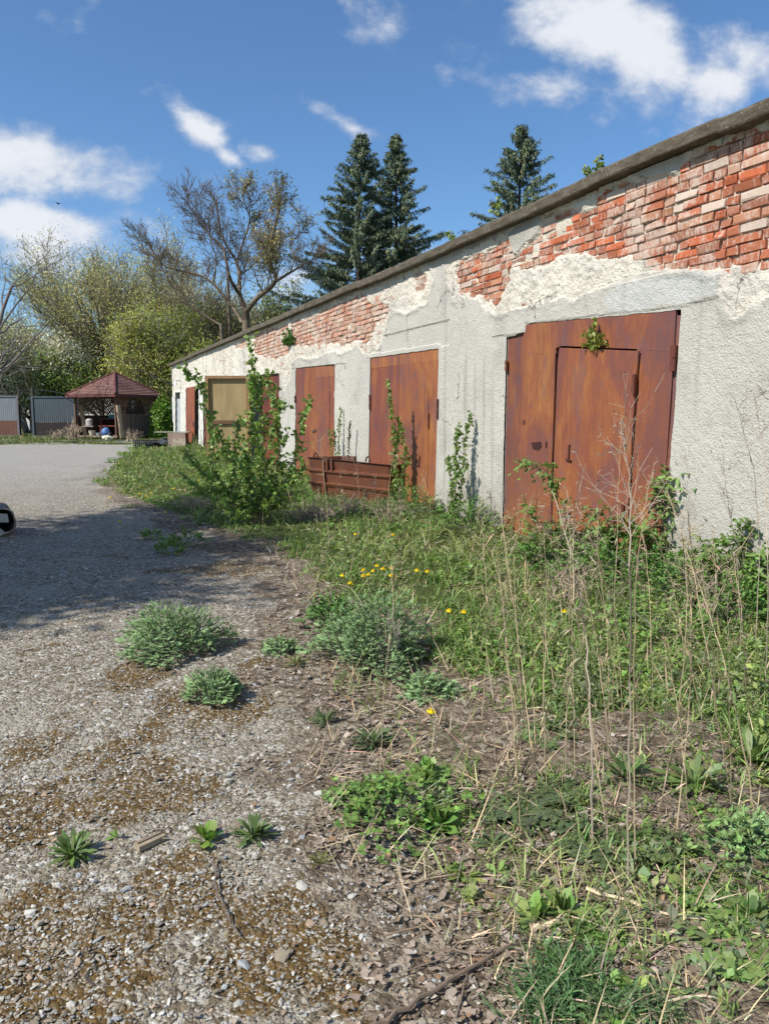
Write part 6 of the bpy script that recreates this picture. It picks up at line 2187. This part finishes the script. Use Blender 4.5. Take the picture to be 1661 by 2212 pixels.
# leafy ground cover: stems of very different height, leaves from the ground up, four hues
mb, ms = MB(), MB()
x, y = fast_pts(10500, 1.6, 30, lambda x, y: (wall_o(x, y) > .02) & ((densem(x, y) > .0) | ((vegm(x, y) > .1) & (rng.random(len(x)) < .22))) & (np.clip(fbm(x * 1.5 + 4, y * 1.5, seed=68, oct=4) * 1.1 + .42 + .5 * np.exp(-wall_o(x, y) / .5), .06, 1) > rng.random(len(x))))
n = len(x)
w_ = wall_o(x, y)
tall = sst(fbm(x * 1.1, y * 1.1, seed=93, oct=3), -.1, .8)
h0 = .025 + rng.random(n) ** 1.6 * (.05 + .17 * tall + .42 * np.exp(-w_ / .55)) * sst(densem(x, y), -.1, .5)
hue = vn(x * 1.1, y * 1.1, seed=69) + rng.normal(0, .16, n)
pw_ = np.array([[.125, .225, .05], [.19, .30, .07], [.26, .34, .10], [.21, .26, .13]])
ci = np.digitize(hue, [.4, .56, .74])
m_ = 7
tt = np.tile(np.linspace(.15, 1, m_), n)
base = np.stack([x, y, G(x, y)], 1)
tip = base + np.stack([rng.normal(0, .25, n), rng.normal(0, .25, n), np.ones(n)], 1) * h0[:, None]
B = np.repeat(base, m_, 0) + (np.repeat(tip - base, m_, 0)) * tt[:, None] + rng.normal(0, .006, (n * m_, 3)) * [1, 1, 0]
D = rdir(n * m_, 0, .9)
Lr = rng.uniform(.02, .055, n * m_) * (1 + .045 * np.repeat(y, m_)) * (1.2 - .4 * tt) * np.repeat(rng.uniform(.6, 1.25, n), m_)
wr = np.repeat(rng.choice([.22, .38, .6], n), m_)
leaves(mb, B, D, Lr, Lr * wr, .25, 'oval', 2, pw_[np.repeat(ci, m_)], .2)
hi = h0 > .07
segs(ms, base[hi], tip[hi], .0022 * (1 + .1 * y[hi]), .0015 * (1 + .1 * y[hi]), 3, (.2, .22, .1))
k = rng.random(n) < .22
feather(mb, base[k] + [0, 0, .01], rdir(int(k.sum()), .15, 1), rng.uniform(.06, .13, int(k.sum())) * (1 + .04 * y[k]), pw_[ci[k]] * .95, lobes=3, lw=.13, lobelen=.3, mw=.11)
mb.V += ms.V; mb.C += ms.C; mb.F += [f + mb.n for f in ms.F]; mb.n += ms.n
tag(mb.build('ground_weeds', M_leaf), 'mixed low leafy weeds covering the strip along the wall', kind='stuff', cat='weeds')

# thin grass far away around the yard
mb = MB()
x, y = fast_pts(12000, 27, 60, lambda x, y: (wall_o(x, y) > .05) & ((y > 29.6) | (vegm(x, y) > 0)) & (vn(x * .5, y * .8, seed=73) > .3), -.62, -.2)
n = len(x)
leaves(mb, np.stack([x, y, G(x, y)], 1), rdir(n, .3, 1), rng.uniform(.08, .22, n), .03, .3, 'blade', 2, np.where(rng.random((n, 1)) < .6, [[.12, .17, .04]], [[.25, .22, .11]]), .25)
tag(mb.build('grass', M_leaf), 'patchy grass around the gazebo and gates', kind='stuff', cat='grass')
